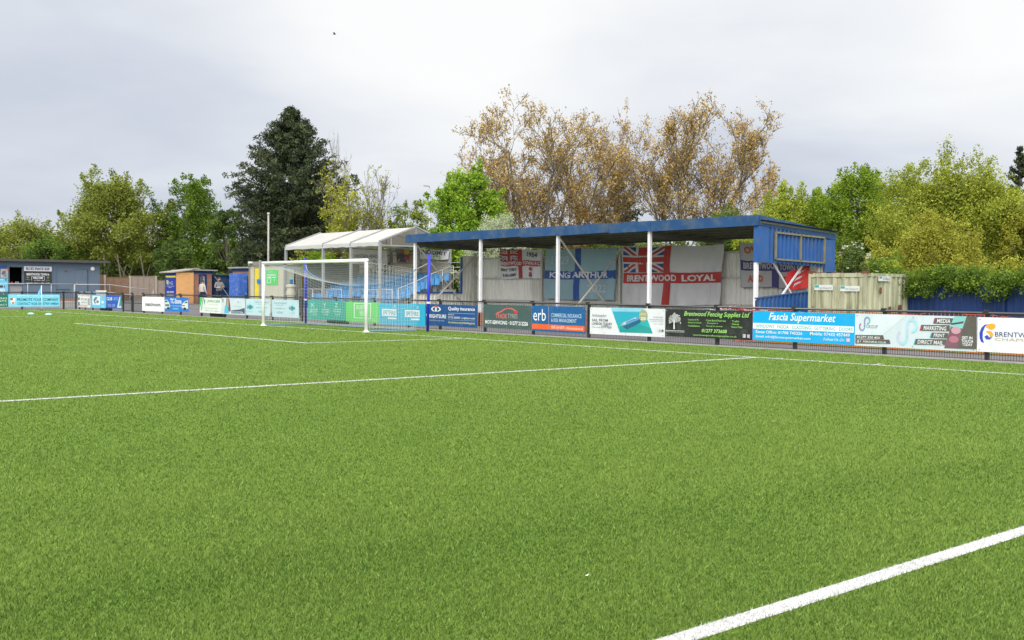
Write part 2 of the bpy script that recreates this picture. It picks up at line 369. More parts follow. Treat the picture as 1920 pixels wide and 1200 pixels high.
# tarmac walkway behind the barrier, rising to the terrace on the left
b = MB()
def tz(x, y):
    k = min(max((-19-x)/5, 0), 1); return -.012+.42*k*min(max((y-4.4)/3.2, 0), 1)
xs = [-60, -44, -38, -33, -28, -24, -21.5, -19, -10, 0, 10, 20, 32, 62]; ys = [FY-.12, 4.4, 5.2, 6.0, 6.8, 7.6, 10, 14, 18]
vs_ = [(x, y, tz(x, y)) for y in ys for x in xs]; nx = len(xs)
b.mesh(vs_, [(j*nx+i, j*nx+i+1, (j+1)*nx+i+1, (j+1)*nx+i) for j in range(len(ys)-1) for i in range(nx-1)], TARMAC)
struct(b.build('walkway'))
b = MB(); b.face([(FX+.3, -60, -.008), (FX+.3, FY-.12, -.008), (-44, FY-.12, -.008), (-44, -60, -.008)], TARMAC); struct(b.build('side_path'))
b = MB(); b.box((FX+.3, FY-.16, -.03), (62, FY-.09, .035), CONCR); struct(b.build('kerb_strip'))
b = MB(); b.face([(15.2, 6.1, .0), (62, 6.1, .0), (62, 30, .0), (15.2, 30, .0)], VERGE); struct(b.build('verge'))

rng = np.random.default_rng(11)
LINEM = mat('line_white', (.54, .54, .53), .8, .1, 20)
HW = 32.23
def ln(x0, y0, x1, y1): return (min(x0, x1), min(y0, y1), max(x0, x1), max(y0, y1))
lw = .06
LINES = [('goal_line', [ln(-HW-lw, -lw, HW+lw, lw)]), ('touchline', [ln(HW-lw, -100, HW+lw, -lw)]), ('far_touchline', [ln(-HW-lw, -100, -HW+lw, -lw)]),
         ('penalty_area_line', [ln(20.16-lw, -16.5, 20.16+lw, -lw), ln(-20.16-lw, -16.5, -20.16+lw, -lw), ln(-20.16-lw, -16.56, 20.16+lw, -16.44)]),
         ('goal_area_line', [ln(9.16-lw, -5.5, 9.16+lw, -lw), ln(-9.16-lw, -5.5, -9.16+lw, -lw), ln(-9.16-lw, -5.56, 9.16+lw, -5.44)]),
         ('corner_mark', [ln(23.08-.05, .10, 23.08+.05, .42)])]
rects = []
for nm, rs in LINES:
    b = MB()
    for k, (x0, y0, x1, y1) in enumerate(rs):
        b.face([(x0, y0, .004+.0012*k), (x1, y0, .004+.0012*k), (x1, y1, .004+.0012*k), (x0, y1, .004+.0012*k)], LINEM); rects.append((x0, y0, x1, y1))
    struct(b.build(nm))
# the pile of the artificial turf: upright blades, finer and denser near the camera
def blades(n, r0, r1):
    a0 = YAW+math.pi/2; half = math.atan(960/FPX)+.11
    r = r0*(r1/r0)**rng.uniform(0, 1, n); t = a0+rng.uniform(-half, half, n)        # evenly dense as seen from the side line
    P = np.stack([CAM[0]+r*np.cos(t), CAM[1]+r*np.sin(t), np.zeros(n)], 1)
    ok = (P[:, 1] < FY-.2) & (P[:, 0] > FX+.4); P = P[ok]; r = r[ok]; n = len(P)
    wid = .0024+.00058*r; hgt = .021
    # tufted, patchy pile: thin it with a smooth random field
    f = np.zeros(n)
    for k in range(10):
        w = rng.normal(size=2)*rng.choice([.35, .8, 2.2, 6.0]); f += np.sin(P[:, 0]*w[0]+P[:, 1]*w[1]+rng.uniform(0, 6.28))
    f = f/10**.5
    yaw_ = rng.uniform(0, 2*math.pi, n); w = wid*rng.uniform(.6, 1.3, n); h = hgt*rng.uniform(.55, 1.25, n)*(1+.10*f)
    A = np.stack([np.cos(yaw_)*w/2, np.sin(yaw_)*w/2, np.zeros(n)], 1)
    ly = rng.normal(0, .45, n)*h; lx = rng.normal(.12, .45, n)*h
    B = np.stack([lx, ly, h], 1)
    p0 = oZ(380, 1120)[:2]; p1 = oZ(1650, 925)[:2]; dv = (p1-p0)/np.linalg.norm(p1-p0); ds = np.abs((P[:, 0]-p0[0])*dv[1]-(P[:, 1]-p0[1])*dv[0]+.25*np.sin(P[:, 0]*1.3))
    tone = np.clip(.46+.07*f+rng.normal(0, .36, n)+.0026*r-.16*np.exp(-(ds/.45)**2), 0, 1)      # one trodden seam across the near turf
    wh = np.zeros(n, bool)
    e = rng.normal(0, .004, n)
    for x0, y0, x1, y1 in rects: wh |= (P[:, 0] > x0+e) & (P[:, 0] < x1+e) & (P[:, 1] > y0+e) & (P[:, 1] < y1+e)
    return P, A, B, tone, wh
P, A, B, T, Wt = blades(1500000, 3.2, 112.0)
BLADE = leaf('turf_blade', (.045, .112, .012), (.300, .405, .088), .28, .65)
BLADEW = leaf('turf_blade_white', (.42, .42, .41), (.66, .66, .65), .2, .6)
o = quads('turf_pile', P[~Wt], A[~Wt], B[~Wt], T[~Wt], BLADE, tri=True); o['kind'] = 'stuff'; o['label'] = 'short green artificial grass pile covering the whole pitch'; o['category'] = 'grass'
B2 = B[Wt].copy(); B2[:, 2] *= .8
o = quads('white_turf_pile', P[Wt], A[Wt], B2, T[Wt], BLADEW, tri=True); o['kind'] = 'stuff'; o['label'] = 'white artificial grass pile along the pitch markings'; o['category'] = 'grass'

# ------------------------------------------------------------------ barrier
def barrier(name, label, axis, plane, posts, s0, s1, gap=None, wire0=None, gates=()):
    S = Sheet(axis, plane); root = thing(name, label, 'barrier', S.w((s0+s1)/2, 0, 0))
    def run(a, b_):
        mb = MB(); mb.tube([S.w(a, 1.085, 0), S.w(b_, 1.085, 0)], .03, RAILM, 10); mb.build('rail', root, True)
    if gap: run(s0, gap[0]); run(gap[1], s1)
    else: run(s0, s1)
    for p in posts:
        mb = MB(); w = .045; a = S.w(p-w, -.02, -.10); c = S.w(p+w, 1.10, -.03); mb.box(a, c, BLACKM)
        a = S.w(p-.055, 1.06, -.05); c = S.w(p+.055, 1.15, .045); mb.box(a, c, BLACKM); mb.build('post', root)
    pp = sorted(posts)
    for a, c in zip(pp[:-1], pp[1:]):
        if gap and a >= gap[0]-.1 and c <= gap[1]+.1: continue
        mb = MB(); x = a+.06
        near = axis == 'Y' and a > 8
        st = .062 if near else .12; t = .0042 if near else .004
        while x < c-.05:
            mb.box(S.w(x-t, .03, -.022), S.w(x+t, 1.04, -.022+2*t), WIREM); x += st
        for z in (.05, .38, .72, 1.03): mb.box(S.w(a+.05, z-.005, -.012), S.w(c-.05, z+.005, -.004), WIREM)
        mb.build('mesh_infill', root)
    for (g0, g1) in gates:
        mb = MB()
        for z in (.10, .55, .98): mb.box(S.w(g0+.05, z-.02, -.045), S.w(g1-.05, z+.02, -.005), BLACKM)
        for x in (g0+.06, g1-.06): mb.box(S.w(x-.02, .08, -.046), S.w(x+.02, 1.0, -.004), BLACKM)
        x = g0+.16
        while x < g1-.1: mb.box(S.w(x-.006, .10, -.032), S.w(x+.006, .98, -.02), BLACKM); x += .11
        g = mb.build('gate_leaf', root); m2 = MB(); m2.box(S.w(g1-.16, .72, -.07), S.w(g1-.03, .86, .02), BLACKM); m2.build('latch', g)
    return root
fx = lambda u: oY(u, 580, FY)[0]
pu = [147, 158, 172, 200, 229, 247, 268, 302, 337, 376, 417, 461, 509, 564, 628, 700, 764, 823, 907, 998, 1102, 1215, 1343, 1489, 1657, 1850, 2075]
PX = [fx(u) for u in pu]
barrier('pitch_barrier', 'black barrier with round top rail and wire mesh behind the goal', 'Y', FY, PX, FX+.05, PX[-1]+.2, gap=(fx(229), fx(268)), gates=[(fx(229), fx(247)), (fx(247), fx(268))])
side_posts = [oX(u, 570, FX)[1] for u in (42, 120, 143)]; side_posts = [side_posts[0]-2.55*k for k in (5, 4, 3, 2, 1)]+side_posts
barrier('pitch_barrier', 'black barrier along the far touchline beside the grey building', 'X', FX, side_posts, side_posts[0], FY)

# ------------------------------------------------------------------ advert boards
BP = FY-.06
c_w = (.80, .81, .83); NAVY = (.012, .055, .205); K = (.02, .02, .02)
G = 'advert boards on the barrier'
S_ = BP
board('advert_board', 'small dark green board at the far left end of the touchline barrier', G, 'X', FX+.06, -26, 553, 575.5, 15.5, (.0, .17, .09),
      [('t', 'MEETING', -20, 557.5, 561, 13, c_w), ('t', 'EVENTS', -18, 562.5, 566, 12, c_w), ('t', 'CONTACT', -20, 570, 573, 13.5, c_w)])
board('advert_board', 'light blue PROMOTE YOUR COMPANY board behind the corner flag', G, 'X', FX+.06, 15.5, 552, 575, 112, (.20, .66, .90),
      [('t', 'BRENTWOOD TOWN F.C - The Community Club', 32, 553, 556.5, 109, c_w, .1), ('t', 'PROMOTE YOUR COMPANY', 32, 559, 564.5, 109.5, (.02, .10, .13), 0, .02),
       ('t', 'CONTACT ROB ON 07939 544064', 32, 567, 572, 109.5, (.02, .10, .13), 0, .015),
       ('p', [(19, 559), (29, 559), (28.5, 565), (26, 570), (24, 571.5), (21.5, 570), (19.5, 565)], c_w), ('p', [(19, 559), (24, 559), (24, 563), (19.3, 563)], (.5, .06, .05)),
       ('p', [(22, 567), (26.8, 566), (25, 570.5), (23, 570.5)], (.65, .12, .04)), ('p', [(22.5, 557), (25.5, 556), (26, 558.6), (22.6, 558.6)], (.55, .5, .3))])
board('advert_board', 'white board with red lettering, nearest the corner on the goal barrier', G, 'Y', BP, 146.5, 552, 575.5, 169.5, (.72, .72, .74),
      [('t', "GOLDEN WHEEL", 148, 552.6, 555.2, 169, (.5, .05, .05)), ('t', 'PUB', 153, 559, 563, 163, (.06, .06, .07)), ('t', 'SPORTS', 153, 565.5, 568.5, 163, (.06, .06, .07)),
       ('t', 'LIVE MUSIC', 150, 571, 574.5, 164, (.5, .05, .05)), ('r', 146.8, 558, 562, 150, (.08, .12, .12)), ('r', 147, 566, 573, 149.5, (.05, .06, .08)), ('r', 164.5, 559, 572, 168.5, (.35, .35, .36))])
board('advert_board', 'sky blue board with a white square, left of the royal blue one', G, 'Y', BP, 171, 552.5, 576.5, 198, (.13, .50, .80),
      [('r', 173.5, 555, 571, 187.5, (.75, .78, .80)), ('p', [(175, 562), (178, 557), (183, 557), (182, 560), (178, 565), (181, 569), (177, 569)], (.15, .17, .19)), ('p', [(182, 562), (186, 565), (184, 569), (180, 567)], (.18, .2, .22)),
       ('r', 190.5, 555, 562, 194.5, (.35, .42, .46)), ('r', 190.5, 564, 569, 194.5, (.70, .73, .75)), ('t', 'CALL', 190, 572, 574.5, 195.5, c_w)])
board('advert_board', 'royal blue board with white text and pale slanted stripe beside the gate', G, 'Y', BP, 199.5, 553, 577.5, 228, (.015, .09, .48),
      [('t', 'CLUB', 200, 557, 563, 210.5, c_w, .1, .02), ('t', 'KITS', 213.5, 557.5, 563, 221, (.45, .55, .75)), ('t', '50% OFF', 202.5, 570, 575, 216, (.45, .5, .75)),
       ('p', [(224, 557), (227.6, 555), (227.6, 577), (219.5, 577)], (.60, .68, .68)), ('p', [(226, 554), (227.7, 553.6), (227.7, 573), (223, 575)], (.06, .28, .28))])
board('advert_board', 'plain white board with one line of heavy black lettering', G, 'Y', BP, 266.5, 556, 582.5, 308, (.80, .80, .83),
      [('t', 'matchroom.', 272.5, 566.5, 573.5, 302, K, .12, .02)])
board('advert_board', 'bright blue board with a white car on each end', G, 'Y', BP, 308.5, 557, 583, 353.5, (.02, .17, .60),
      [('t', 'TC-Stone', 319.5, 559.5, 569, 340.5, c_w, 0, .02), ('t', 'Car sales and servicing', 319, 572, 574.5, 340.5, c_w), ('r', 324, 577, 580, 335, (.10, .45, .65)),
       ('p', [(309, 563), (313, 561.5), (317.5, 567), (319, 574), (318, 578), (309, 578)], (.62, .68, .68)), ('p', [(309.5, 564), (313, 563), (315, 566.5), (309.5, 566.5)], (.03, .06, .07)), ('e', 315.5, 577.5, 2.4, 2.2, K), ('p', [(310, 570), (317, 570), (318, 574), (310, 574)], (.12, .16, .17)),
       ('p', [(352.8, 563), (347, 565), (341.5, 571), (341, 576), (344, 580), (352.8, 579)], (.66, .70, .70)), ('p', [(351.5, 565), (347.5, 566.5), (345.5, 569), (351.5, 568.5)], (.05, .08, .09)), ('e', 346.5, 579, 2.8, 2.4, K), ('p', [(342, 572.5), (347, 572.5), (347, 574.2), (342, 574.2)], K)])
board('advert_board', 'white board with a bright green left edge and green heading', G, 'Y', BP, 374.5, 558, 586, 415.2, (.72, .75, .74),
      [('p', [(374.8, 558.6), (380, 558.6), (377, 572), (374.8, 578)], (.05, .52, .10)), ('p', [(380.5, 558.6), (382, 558.6), (378, 582), (376.5, 582)], (.25, .3, .28)),
       ('t', 'LAWN CARE', 388, 562, 567, 412.5, (.05, .28, .07), 0, .01), ('p', [(382, 560), (385, 563), (384, 571), (383, 571)], (.12, .30, .25)), ('t', 'fertilising and seeding', 390, 569.5, 571.5, 410, (.45, .5, .47)),
       ('t', 'Free lawn analysis and quotation', 380.5, 576.5, 578.5, 408, (.08, .32, .14)), ('t', '07940 123 816   lawncare', 384, 581.2, 583.2, 412, (.25, .3, .28))])
board('advert_board', 'pale grey board picturing a long-haired woman in turquoise', G, 'Y', BP, 415.8, 558.5, 588.5, 459.5, (.56, .64, .70),
      [('p', [(424.5, 559.5), (429.5, 559.5), (431, 568), (432.5, 580), (432, 584), (425, 584), (424, 570)], (.16, .09, .07)), ('e', 427, 562.5, 1.5, 2.3, (.50, .32, .26)), ('p', [(425.5, 565), (428.5, 565), (428.5, 577), (425.5, 577)], (.50, .34, .28)),
       ('p', [(422, 573), (427.5, 571.5), (429, 587.4), (420.5, 586.8)], (.08, .45, .66)), ('t', 'K', 416.8, 560, 567, 420, (.05, .06, .12), .2), ('e', 446.5, 566.5, 1.6, 1.6, (.35, .42, .48)),
       ('t', 'Beauty Rooms', 438.5, 573.5, 576, 454, (.38, .45, .50), .2), ('p', [(434, 582), (450, 580), (459, 577), (459, 587.8), (434, 587.4)], (.05, .09, .15)), ('t', 'Book NOW Online', 435.5, 583, 586, 456, c_w)])
def laser(u0, u1, vt, vb, lx, tx0, tx1, lab):
    m = (vt+vb)/2
    it = [('t', 'SAVE UP TO 40% ON', tx0, vt+5, vt+8, tx1, (.20, .27, .30)), ('t', 'your next order', tx0+4, vt+9.2, vt+11.4, tx1-6, (.22, .30, .33)), ('t', 'www.safa.co.uk', tx0+2, vt+15, vt+17.5, tx1-3, (.22, .30, .33)), ('t', '01277 210 104', tx0+6, vt+22.5, vt+26, tx1-8, (.18, .25, .28)),
          ('e', lx, m, 3.1, 5.2, (.02, .42, .46)), ('e', lx, m-6, 2, 2.5, (.35, .68, .74)), ('t', 'SAFA', lx-6, m-2.6, m+2.6, lx+6, (.03, .10, .11), 0, .02), ('t', 'plumbing', lx-5, m+8, m+10, lx+5, (.25, .35, .38))]
    board('advert_board', lab, G, 'Y', BP, u0, vt, vb, u1, (.48, .65, .74), it)
laser(461.2, 506.5, 560, 590.5, 469, 479, 504, 'pale blue board with teal shield on its left, beside the left goalpost')
laser(510.2, 560.5, 561.5, 593.8, 548, 514, 538, 'pale blue board with teal shield on its right, seen through the net')
board('advert_board', 'teal green board with three white emblems behind the net', G, 'Y', BP, 577.5, 562.5, 598, 648.3, (.02, .36, .29),
      sum([[('t', h, x+3, 568, 576, x+9, (.60, .75, .70)), ('r', x+1, 579, 580.2, x+15, (.5, .66, .6)), ('t', w, x, 582, 586, x+15, (.62, .75, .70)), ('t', 'LIVE', x+4, 588, 591, x+13, (.60, .75, .70))] for h, w, x in (('K', 'SPORT', 581), ('Y', 'CLUBS', 603), ('Z', 'TOWNS', 625))], []), fix=False)
board('advert_board', 'bright lime green board with white square outline inside the net', G, 'Y', BP, 648.8, 565.5, 602.5, 710.3, (.13, .60, .15),
      [('r', 664, 568, 569.2, 696, c_w), ('r', 664, 595, 596.2, 696, c_w), ('r', 664, 568, 596, 665.2, c_w), ('r', 694.8, 568, 596, 696, c_w), ('t', 'SPORT', 668, 572, 580, 684, c_w), ('t', 'HUB', 675, 582, 592, 686, c_w)], fix=False)
CY = (.02, .42, .66)
def spit(x, v): return [('r', x, v, v+13, x+27, c_w), ('t', 'SPITFIRE', x+1.5, v+2.5, v+11, x+25.5, (.02, .30, .45), 0, .02), ('r', x+11, v+16, v+19, x+27, (.75, .80, .83)), ('t', 'X', x+21, v-7, v-2, x+26, c_w, .2), ('r', x+1, v-2.6, v-1.6, x+14, (.12, .40, .55))]
board('advert_board', 'cyan board with the same boxed white emblem printed twice', G, 'Y', BP, 710.8, 568, 607.5, 797.5, CY, spit(716.5, 579)+spit(760, 581), fix=False)
board('advert_board', 'navy quality insurance board behind the right blue pole', G, 'Y', BP, 798.5, 570, 610, 895, (.008, .07, .24),
      [('t', 'WRIGHTSURE', 799, 588.5, 595.5, 837, c_w, 0, .02), ('t', 'insurance group', 804, 598.5, 602, 833, (.45, .52, .65)), ('arc', 818, 579.5, 9, 5, .28, 110, 250, c_w), ('arc', 818, 579.5, 9, 5, .28, -70, 70, c_w), ('r', 816.5, 576, 584, 819.5, c_w), ('e', 818, 574.5, 2.4, 2, (.65, .05, .04)),
       ('t', 'Quality insurance', 841, 575, 583.5, 891, c_w, 0, .015), ('r', 841, 586.6, 587.2, 891, (.4, .5, .6)), ('t', 'FREEPHONE', 841, 589, 591, 852, c_w), ('t', '01702 606000  wrightsure.com', 841, 593, 598, 891, c_w), ('r', 841, 599.3, 599.8, 891, (.3, .4, .55)), ('t', "the insurance and protecting group", 841, 602, 607, 891, (.70, .66, .20), .1, .01)])
board('advert_board', 'slate grey MOT and servicing board with a red car outline', G, 'Y', BP, 907, 570.5, 614, 996, (.055, .095, .095),
      [('p', [(930, 591), (931.5, 586), (940, 583), (945, 579), (951, 577.5), (959, 577.5), (966, 581), (971, 585), (969.5, 586.5), (964, 582.5), (958, 579.4), (951, 579.4), (946, 581), (941, 585), (933, 588)], (.62, .12, .10)),
       ('p', [(963, 583), (971, 583), (970, 588), (964, 586)], (.65, .03, .03)), ('t', 'TRADE', 929, 588, 596.5, 950.5, (.62, .16, .14), 0, .01), ('t', 'TYRES', 952, 588, 596.5, 970.5, (.38, .36, .36)),
       ('t', 'MOT-SERVICING · 01277 212226', 910, 600, 607, 990, c_w, 0, .02)])
board('advert_board', 'blue board with three large white letters and an orange bottom strip', G, 'Y', BP, 997.5, 573, 620.5, 1097, (.008, .10, .30),
      [('r', 997.8, 607, 616.6, 1096.6, (.78, .115, .02)), ('t', 'erb', 1000.5, 579, 601, 1024, c_w), ('r', 1029, 573.5, 617, 1029.8, (.40, .28, .28)), ('t', 'COMMERCIAL INSURANCE', 1034, 587, 594.5, 1091, (.42, .58, .72), 0, .01), ('t', '& RISK MANAGEMENT', 1034, 596.5, 603.5, 1081.5, (.42, .58, .72), 0, .01),
       ('t', '0345 364 6870  erbinsurance.co.uk', 1034, 610.4, 616.2, 1093.5, (.80, .62, .55), 0, .01)])
SEA1 = (.02, .36, .50); SEA2 = (.02, .40, .42)
board('advert_board', 'white cruise board with turquoise sea and ship in the middle', G, 'Y', BP, 1106.5, 576, 625.5, 1247.3, (.70, .71, .76),
      [('p', [(1145.5, 576.4), (1206, 578), (1224, 625.5), (1162, 623)], SEA1), ('p', [(1145.8, 576.4), (1206, 578), (1209, 585), (1149, 584)], (.25, .55, .72)), ('p', [(1148.5, 583.5), (1208.5, 584.6), (1209, 586), (1149, 585)], (.10, .38, .52)),
       ('p', [(1156, 605), (1216, 603), (1223.6, 625), (1162, 623)], SEA2), ('p', [(1163, 612), (1200, 608), (1221, 616), (1223.4, 624.8), (1162.6, 622.6)], (.01, .30, .30)), ('p', [(1166, 611), (1196, 598), (1203, 600), (1200, 606), (1176, 618)], (.015, .11, .22)),
       ('p', [(1167, 607), (1184, 598), (1194, 593.5), (1199, 595), (1197, 600), (1184, 605), (1168, 612)], (.10, .30, .52)), ('p', [(1169, 606.5), (1183, 599.5), (1192, 595), (1194, 596), (1181, 603), (1170, 609)], (.60, .70, .75)), ('p', [(1164, 612), (1168, 605), (1176, 601), (1170, 608)], (.45, .50, .42)),
       ('p', [(1173, 605), (1190, 597), (1191, 598), (1174, 606.5)], (.05, .20, .40)),
       ('e', 1206.5, 592, 8, 11.5, (.34, .36, .20)), ('t', 'UP TO', 1201, 587.5, 591, 1212, c_w), ('t', '25%', 1202, 594.5, 600, 1211.5, c_w, 0, .02),
       ('t', 'Ambassador', 1110, 587.5, 593.5, 1138, (.22, .22, .24), .1), ('t', 'SAIL FROM', 1110, 597, 602, 1140, (.08, .08, .10), 0, .01), ('t', 'LONDON TILBURY', 1110, 603.5, 608.5, 1148, (.08, .08, .10), 0, .01), ('t', 'from only', 1110, 611, 614.5, 1126, (.2, .2, .22)), ('t', '£499pp', 1128, 609.5, 616, 1147, (.08, .08, .10)),
       ('t', 'Call 0808 102 6898', 1225, 593.5, 596, 1243, (.2, .2, .25)), ('t', 'www.ambassadorcruise.com', 1217, 597.5, 600, 1245, (.2, .2, .25)), ('t', 'or your local travel agent', 1219, 601.5, 604, 1245, (.25, .25, .3)), ('t', 'terms apply', 1226, 606, 608.5, 1244, (.25, .25, .3)), ('r', 1235.5, 618, 622, 1239.5, (.45, .42, .30)), ('r', 1241, 618, 622.5, 1244.5, (.12, .13, .10))])
LIME = (.32, .66, .16)
rs = np.random.default_rng(4); tw = []
for k in range(26):
    a = math.radians(-20+k*220/25+rs.uniform(-4, 4)); r = rs.uniform(9, 14); tw.append(('p', [(1266.2, 605), (1267.6, 605), (1266.8+r*.62*math.cos(a)+.5, 601-r*math.sin(a)*.98), (1266.8+r*.62*math.cos(a)-.4, 601-r*math.sin(a)*.98)], (.42, .43, .43)))
    for j in range(4):
        rr = rs.uniform(.6, 1.05)*r; aa = a+rs.uniform(-.22, .22); tw.append(('e', 1266.8+rr*.85*math.cos(aa), 600.5-rr*math.sin(aa)*.95, rs.uniform(.7, 1.5), rs.uniform(.8, 1.5), tuple([rs.uniform(.18, .55)]*3)))
board('advert_board', 'black board with a white tree and slanted green lettering', G, 'Y', BP, 1247.8, 579, 630, 1411, (.022, .024, .023), tw+
      [('p', [(1265.3, 617), (1268.3, 617), (1267.6, 600), (1266, 600)], (.75, .75, .75)), ('r', 1251, 618.6, 619.6, 1286, (.55, .55, .55)), ('t', 'BRENTWOOD FENCING SUPPLIES', 1252, 620.5, 622.5, 1286, (.5, .5, .5)),
       ('t', 'Brentwood Fencing Supplies Ltd', 1285.5, 583.2, 594.6, 1408, LIME, .32, .012),
       ('t', '· Supply & Fit', 1291.5, 597.6, 601, 1313, LIME), ('t', '· Bespoke Sheds', 1291.5, 603, 606.4, 1318, LIME), ('t', '· Installation', 1291.5, 608.6, 612, 1315, LIME),
       ('t', '· Close Board Panel Sets', 1325.5, 598.8, 602.2, 1364, LIME), ('t', '· Sleepers', 1325.5, 604.2, 607.4, 1349, LIME), ('t', '· Fencing Accessories', 1325.5, 609.6, 613, 1358, LIME),
       ('t', '· Trellis', 1372.5, 600.5, 603.8, 1389, LIME), ('t', '· Gates', 1372.5, 605.8, 609, 1389, LIME), ('t', '· Fence Paint', 1372.5, 611, 614.6, 1395, LIME),
       ('t', '01277 373608', 1319, 616.4, 623, 1366, LIME, .12, .02), ('t', 'www.brentwoodfencingsupplies.co.uk', 1302.5, 626, 630, 1384.5, LIME), ('r', 1396, 626.6, 633.2, 1401.2, (.55, .62, .66)), ('r', 1397.4, 627.8, 632.2, 1398.6, (.05, .15, .4)), ('r', 1404, 627.2, 633.6, 1409.2, (.50, .36, .50))])
FC = (.0, .37, .76)
board('advert_board', 'bright cyan board with white script heading and a white stripe', G, 'Y', BP, 1411.6, 583, 637.5, 1603, FC,
      [('t', 'Fascia Supermarket', 1441.5, 586, 604.5, 1567, c_w, .30, .012), ('r', 1412, 605.4, 616, 1601, c_w), ('t', '· WINDOWS · FASCIA · CLADDING · GUTTERING · DOORS', 1414.5, 607.8, 614.2, 1599, (.06, .34, .42), 0, .012),
       ('t', 'Essex Office: 01708 745226', 1417.5, 619, 624.4, 1504.5, c_w, 0, .012), ('t', 'Mobile: 07432 457449', 1519, 622.4, 628.2, 1593.5, c_w, 0, .012), ('t', 'Email: info@fasciasupermarket.com', 1417.5, 628, 633.6, 1520, c_w, 0, .012), ('t', 'Follow Us On', 1544, 633, 638.4, 1583, c_w, .3),
       ('r', 1587, 634, 641, 1594, (.55, .40, .55)), ('e', 1590.5, 637.5, 2, 2, (.8, .75, .8)), ('e', 1590.5, 637.5, 1.2, 1.2, (.55, .40, .55))])
AQ = (.58, .66, .72); TL = (.03, .50, .56); MG = (.50, .02, .36); GB = (.105, .095, .085)
def slab(u0, u1, vt, vb, sk, txt, edge=None, right=False):
    r = [('p', [(u0, vb), (u0+(0 if right else sk), vt), (u1, vt+.6), (u1+(sk if right else 0), vb+1)], GB)]
    if edge: r.append(('p', [(u0-1.6, vb), (u0+sk-1.6, vt), (u0+sk, vt), (u0, vb)], edge))
    return r+[('t', txt, u0+sk+3 if not right else u0+3, vt+1.6, vb-1.4, u1-6, c_w, .15, .008)]
def slogo(u, v, k, c1, c2):
    return [('arc', u-3.6*k, v+6.0*k, 5.8*k, 8.2*k, .40, 120, 360, (c2, c1)), ('p', [(u-.2*k, v+6*k), (u+2.2*k, v+6*k), (u+2.4*k, v-6*k), (u+.0*k, v-6*k)], tuple((np.array(c1)+np.array(c2))/2)), ('arc', u+6*k, v-5.6*k, 6*k, 7.6*k, .40, 180, -90, (tuple((np.array(c1)+np.array(c2))/2), c1))]
board('advert_board', 'pale aqua board with curled teal and magenta emblem', G, 'Y', BP, 1603.4, 588, 648, 1832, AQ,
      [('p', [(1640, 590), (1700, 591), (1640, 640), (1603.6, 644)], (.63, .71, .76))]+slogo(1620, 607, 1.0, TL, MG)+slogo(1698.5, 621, 1.85, (.33, .68, .76), (.55, .52, .70))+
      [('t', 'GROUP', 1624.5, 609, 615.5, 1646, (.17, .16, .15))]+slab(1604, 1656, 628, 635.4, 2, '01277 350 450', right=True)+slab(1604, 1668, 636.4, 644, 2, '@ f   PGROUPUK.CO.UK', right=True)+
      slab(1751, 1788, 596, 606.5, 3, 'MEDIA', (.50, .03, .22))+slab(1726, 1781, 609, 619.8, 3, 'MARKETING', (.62, .02, .14))+slab(1745, 1778, 623.5, 633, 3, 'PRINT', TL)+slab(1715, 1775, 635.4, 645.6, 3, 'DIRECT MAIL', TL)+
      [('p', [(1794, 592), (1831.6, 593), (1831.6, 654), (1771, 652)], GB), ('p', [(1790, 592), (1813, 592.6), (1795, 652.6), (1771, 651.6)], (.20, .09, .12)), ('p', [(1790, 592.4), (1813, 592.8), (1805, 616), (1782, 612)], (.22, .55, .54)), ('e', 1793, 619, 9, 7, (.55, .30, .38)), ('e', 1789, 636, 9, 6.5, (.42, .16, .22)), ('p', [(1784, 606), (1808, 602), (1806, 606), (1784, 609)], (.09, .05, .07)),
       ('t', 'GET IN', 1804, 630, 635, 1824, c_w, 0, .02), ('t', 'TOUCH', 1803.5, 636, 642, 1825, c_w, 0, .02), ('t', 'TODAY', 1805, 643, 648, 1824, c_w, 0, .02)])
OR = (.80, .38, .03); BL = (.03, .06, .45)
board('advert_board', 'white board with an orange and blue swirl, cut by the right edge', G, 'Y', BP, 1833, 594.5, 659, 2070, (.76, .76, .84),
      [('p', [(1852, 608), (1860, 606.5), (1866, 608), (1867, 613), (1863, 617), (1857, 618), (1852, 615), (1848, 613)], OR), ('p', [(1852, 607.5), (1847, 612), (1843, 622), (1842.5, 634), (1845, 643), (1840, 641), (1837, 634), (1836.6, 624), (1840, 615), (1846, 609)], BL),
       ('p', [(1848, 622), (1853, 620), (1860, 622), (1863, 627), (1860, 632), (1856, 631), (1855, 626)], OR), ('p', [(1846, 631), (1851, 628), (1856, 633), (1861, 631), (1856, 636.5), (1849, 636)], BL),
       ('t', 'BRENTWOOD', 1866, 622, 631, 1960, (.02, .03, .16)), ('t', 'CHAMBER', 1865.5, 633, 638.5, 1952, (.55, .40, .20))])
# black boxes standing on the walkway behind the barrier
for u, vt, vb, w, lab in ((199, 578, 587, .95, 'black plastic box on the path under the sky blue board'), (409, 588, 598, 1.0, 'black plastic box on the path under the lawn board'), (634, 598, 611, 1.15, 'black plastic box on the path behind the goal net')):
    p = oY(u, vb, FY+.55); h = oY(u, vt-1.5, FY+.55)[2]; r = thing('storage_box', lab, 'box', (p[0], p[1], 0), 'black boxes behind the barrier'); b = MB()
    b.hexa([(p[0]-w/2+.04, p[1]-.2, 0), (p[0]+w/2-.04, p[1]-.2, 0), (p[0]+w/2-.04, p[1]+.2, 0), (p[0]-w/2+.04, p[1]+.2, 0), (p[0]-w/2, p[1]-.23, h), (p[0]+w/2, p[1]-.23, h), (p[0]+w/2, p[1]+.23, h), (p[0]-w/2, p[1]+.23, h)], BINM); b.build('bin_body', r)
    b = MB(); b.box((p[0]-w/2-.02, p[1]-.25, h), (p[0]+w/2+.02, p[1]+.25, h+.04), BINM); b.build('lid', r)
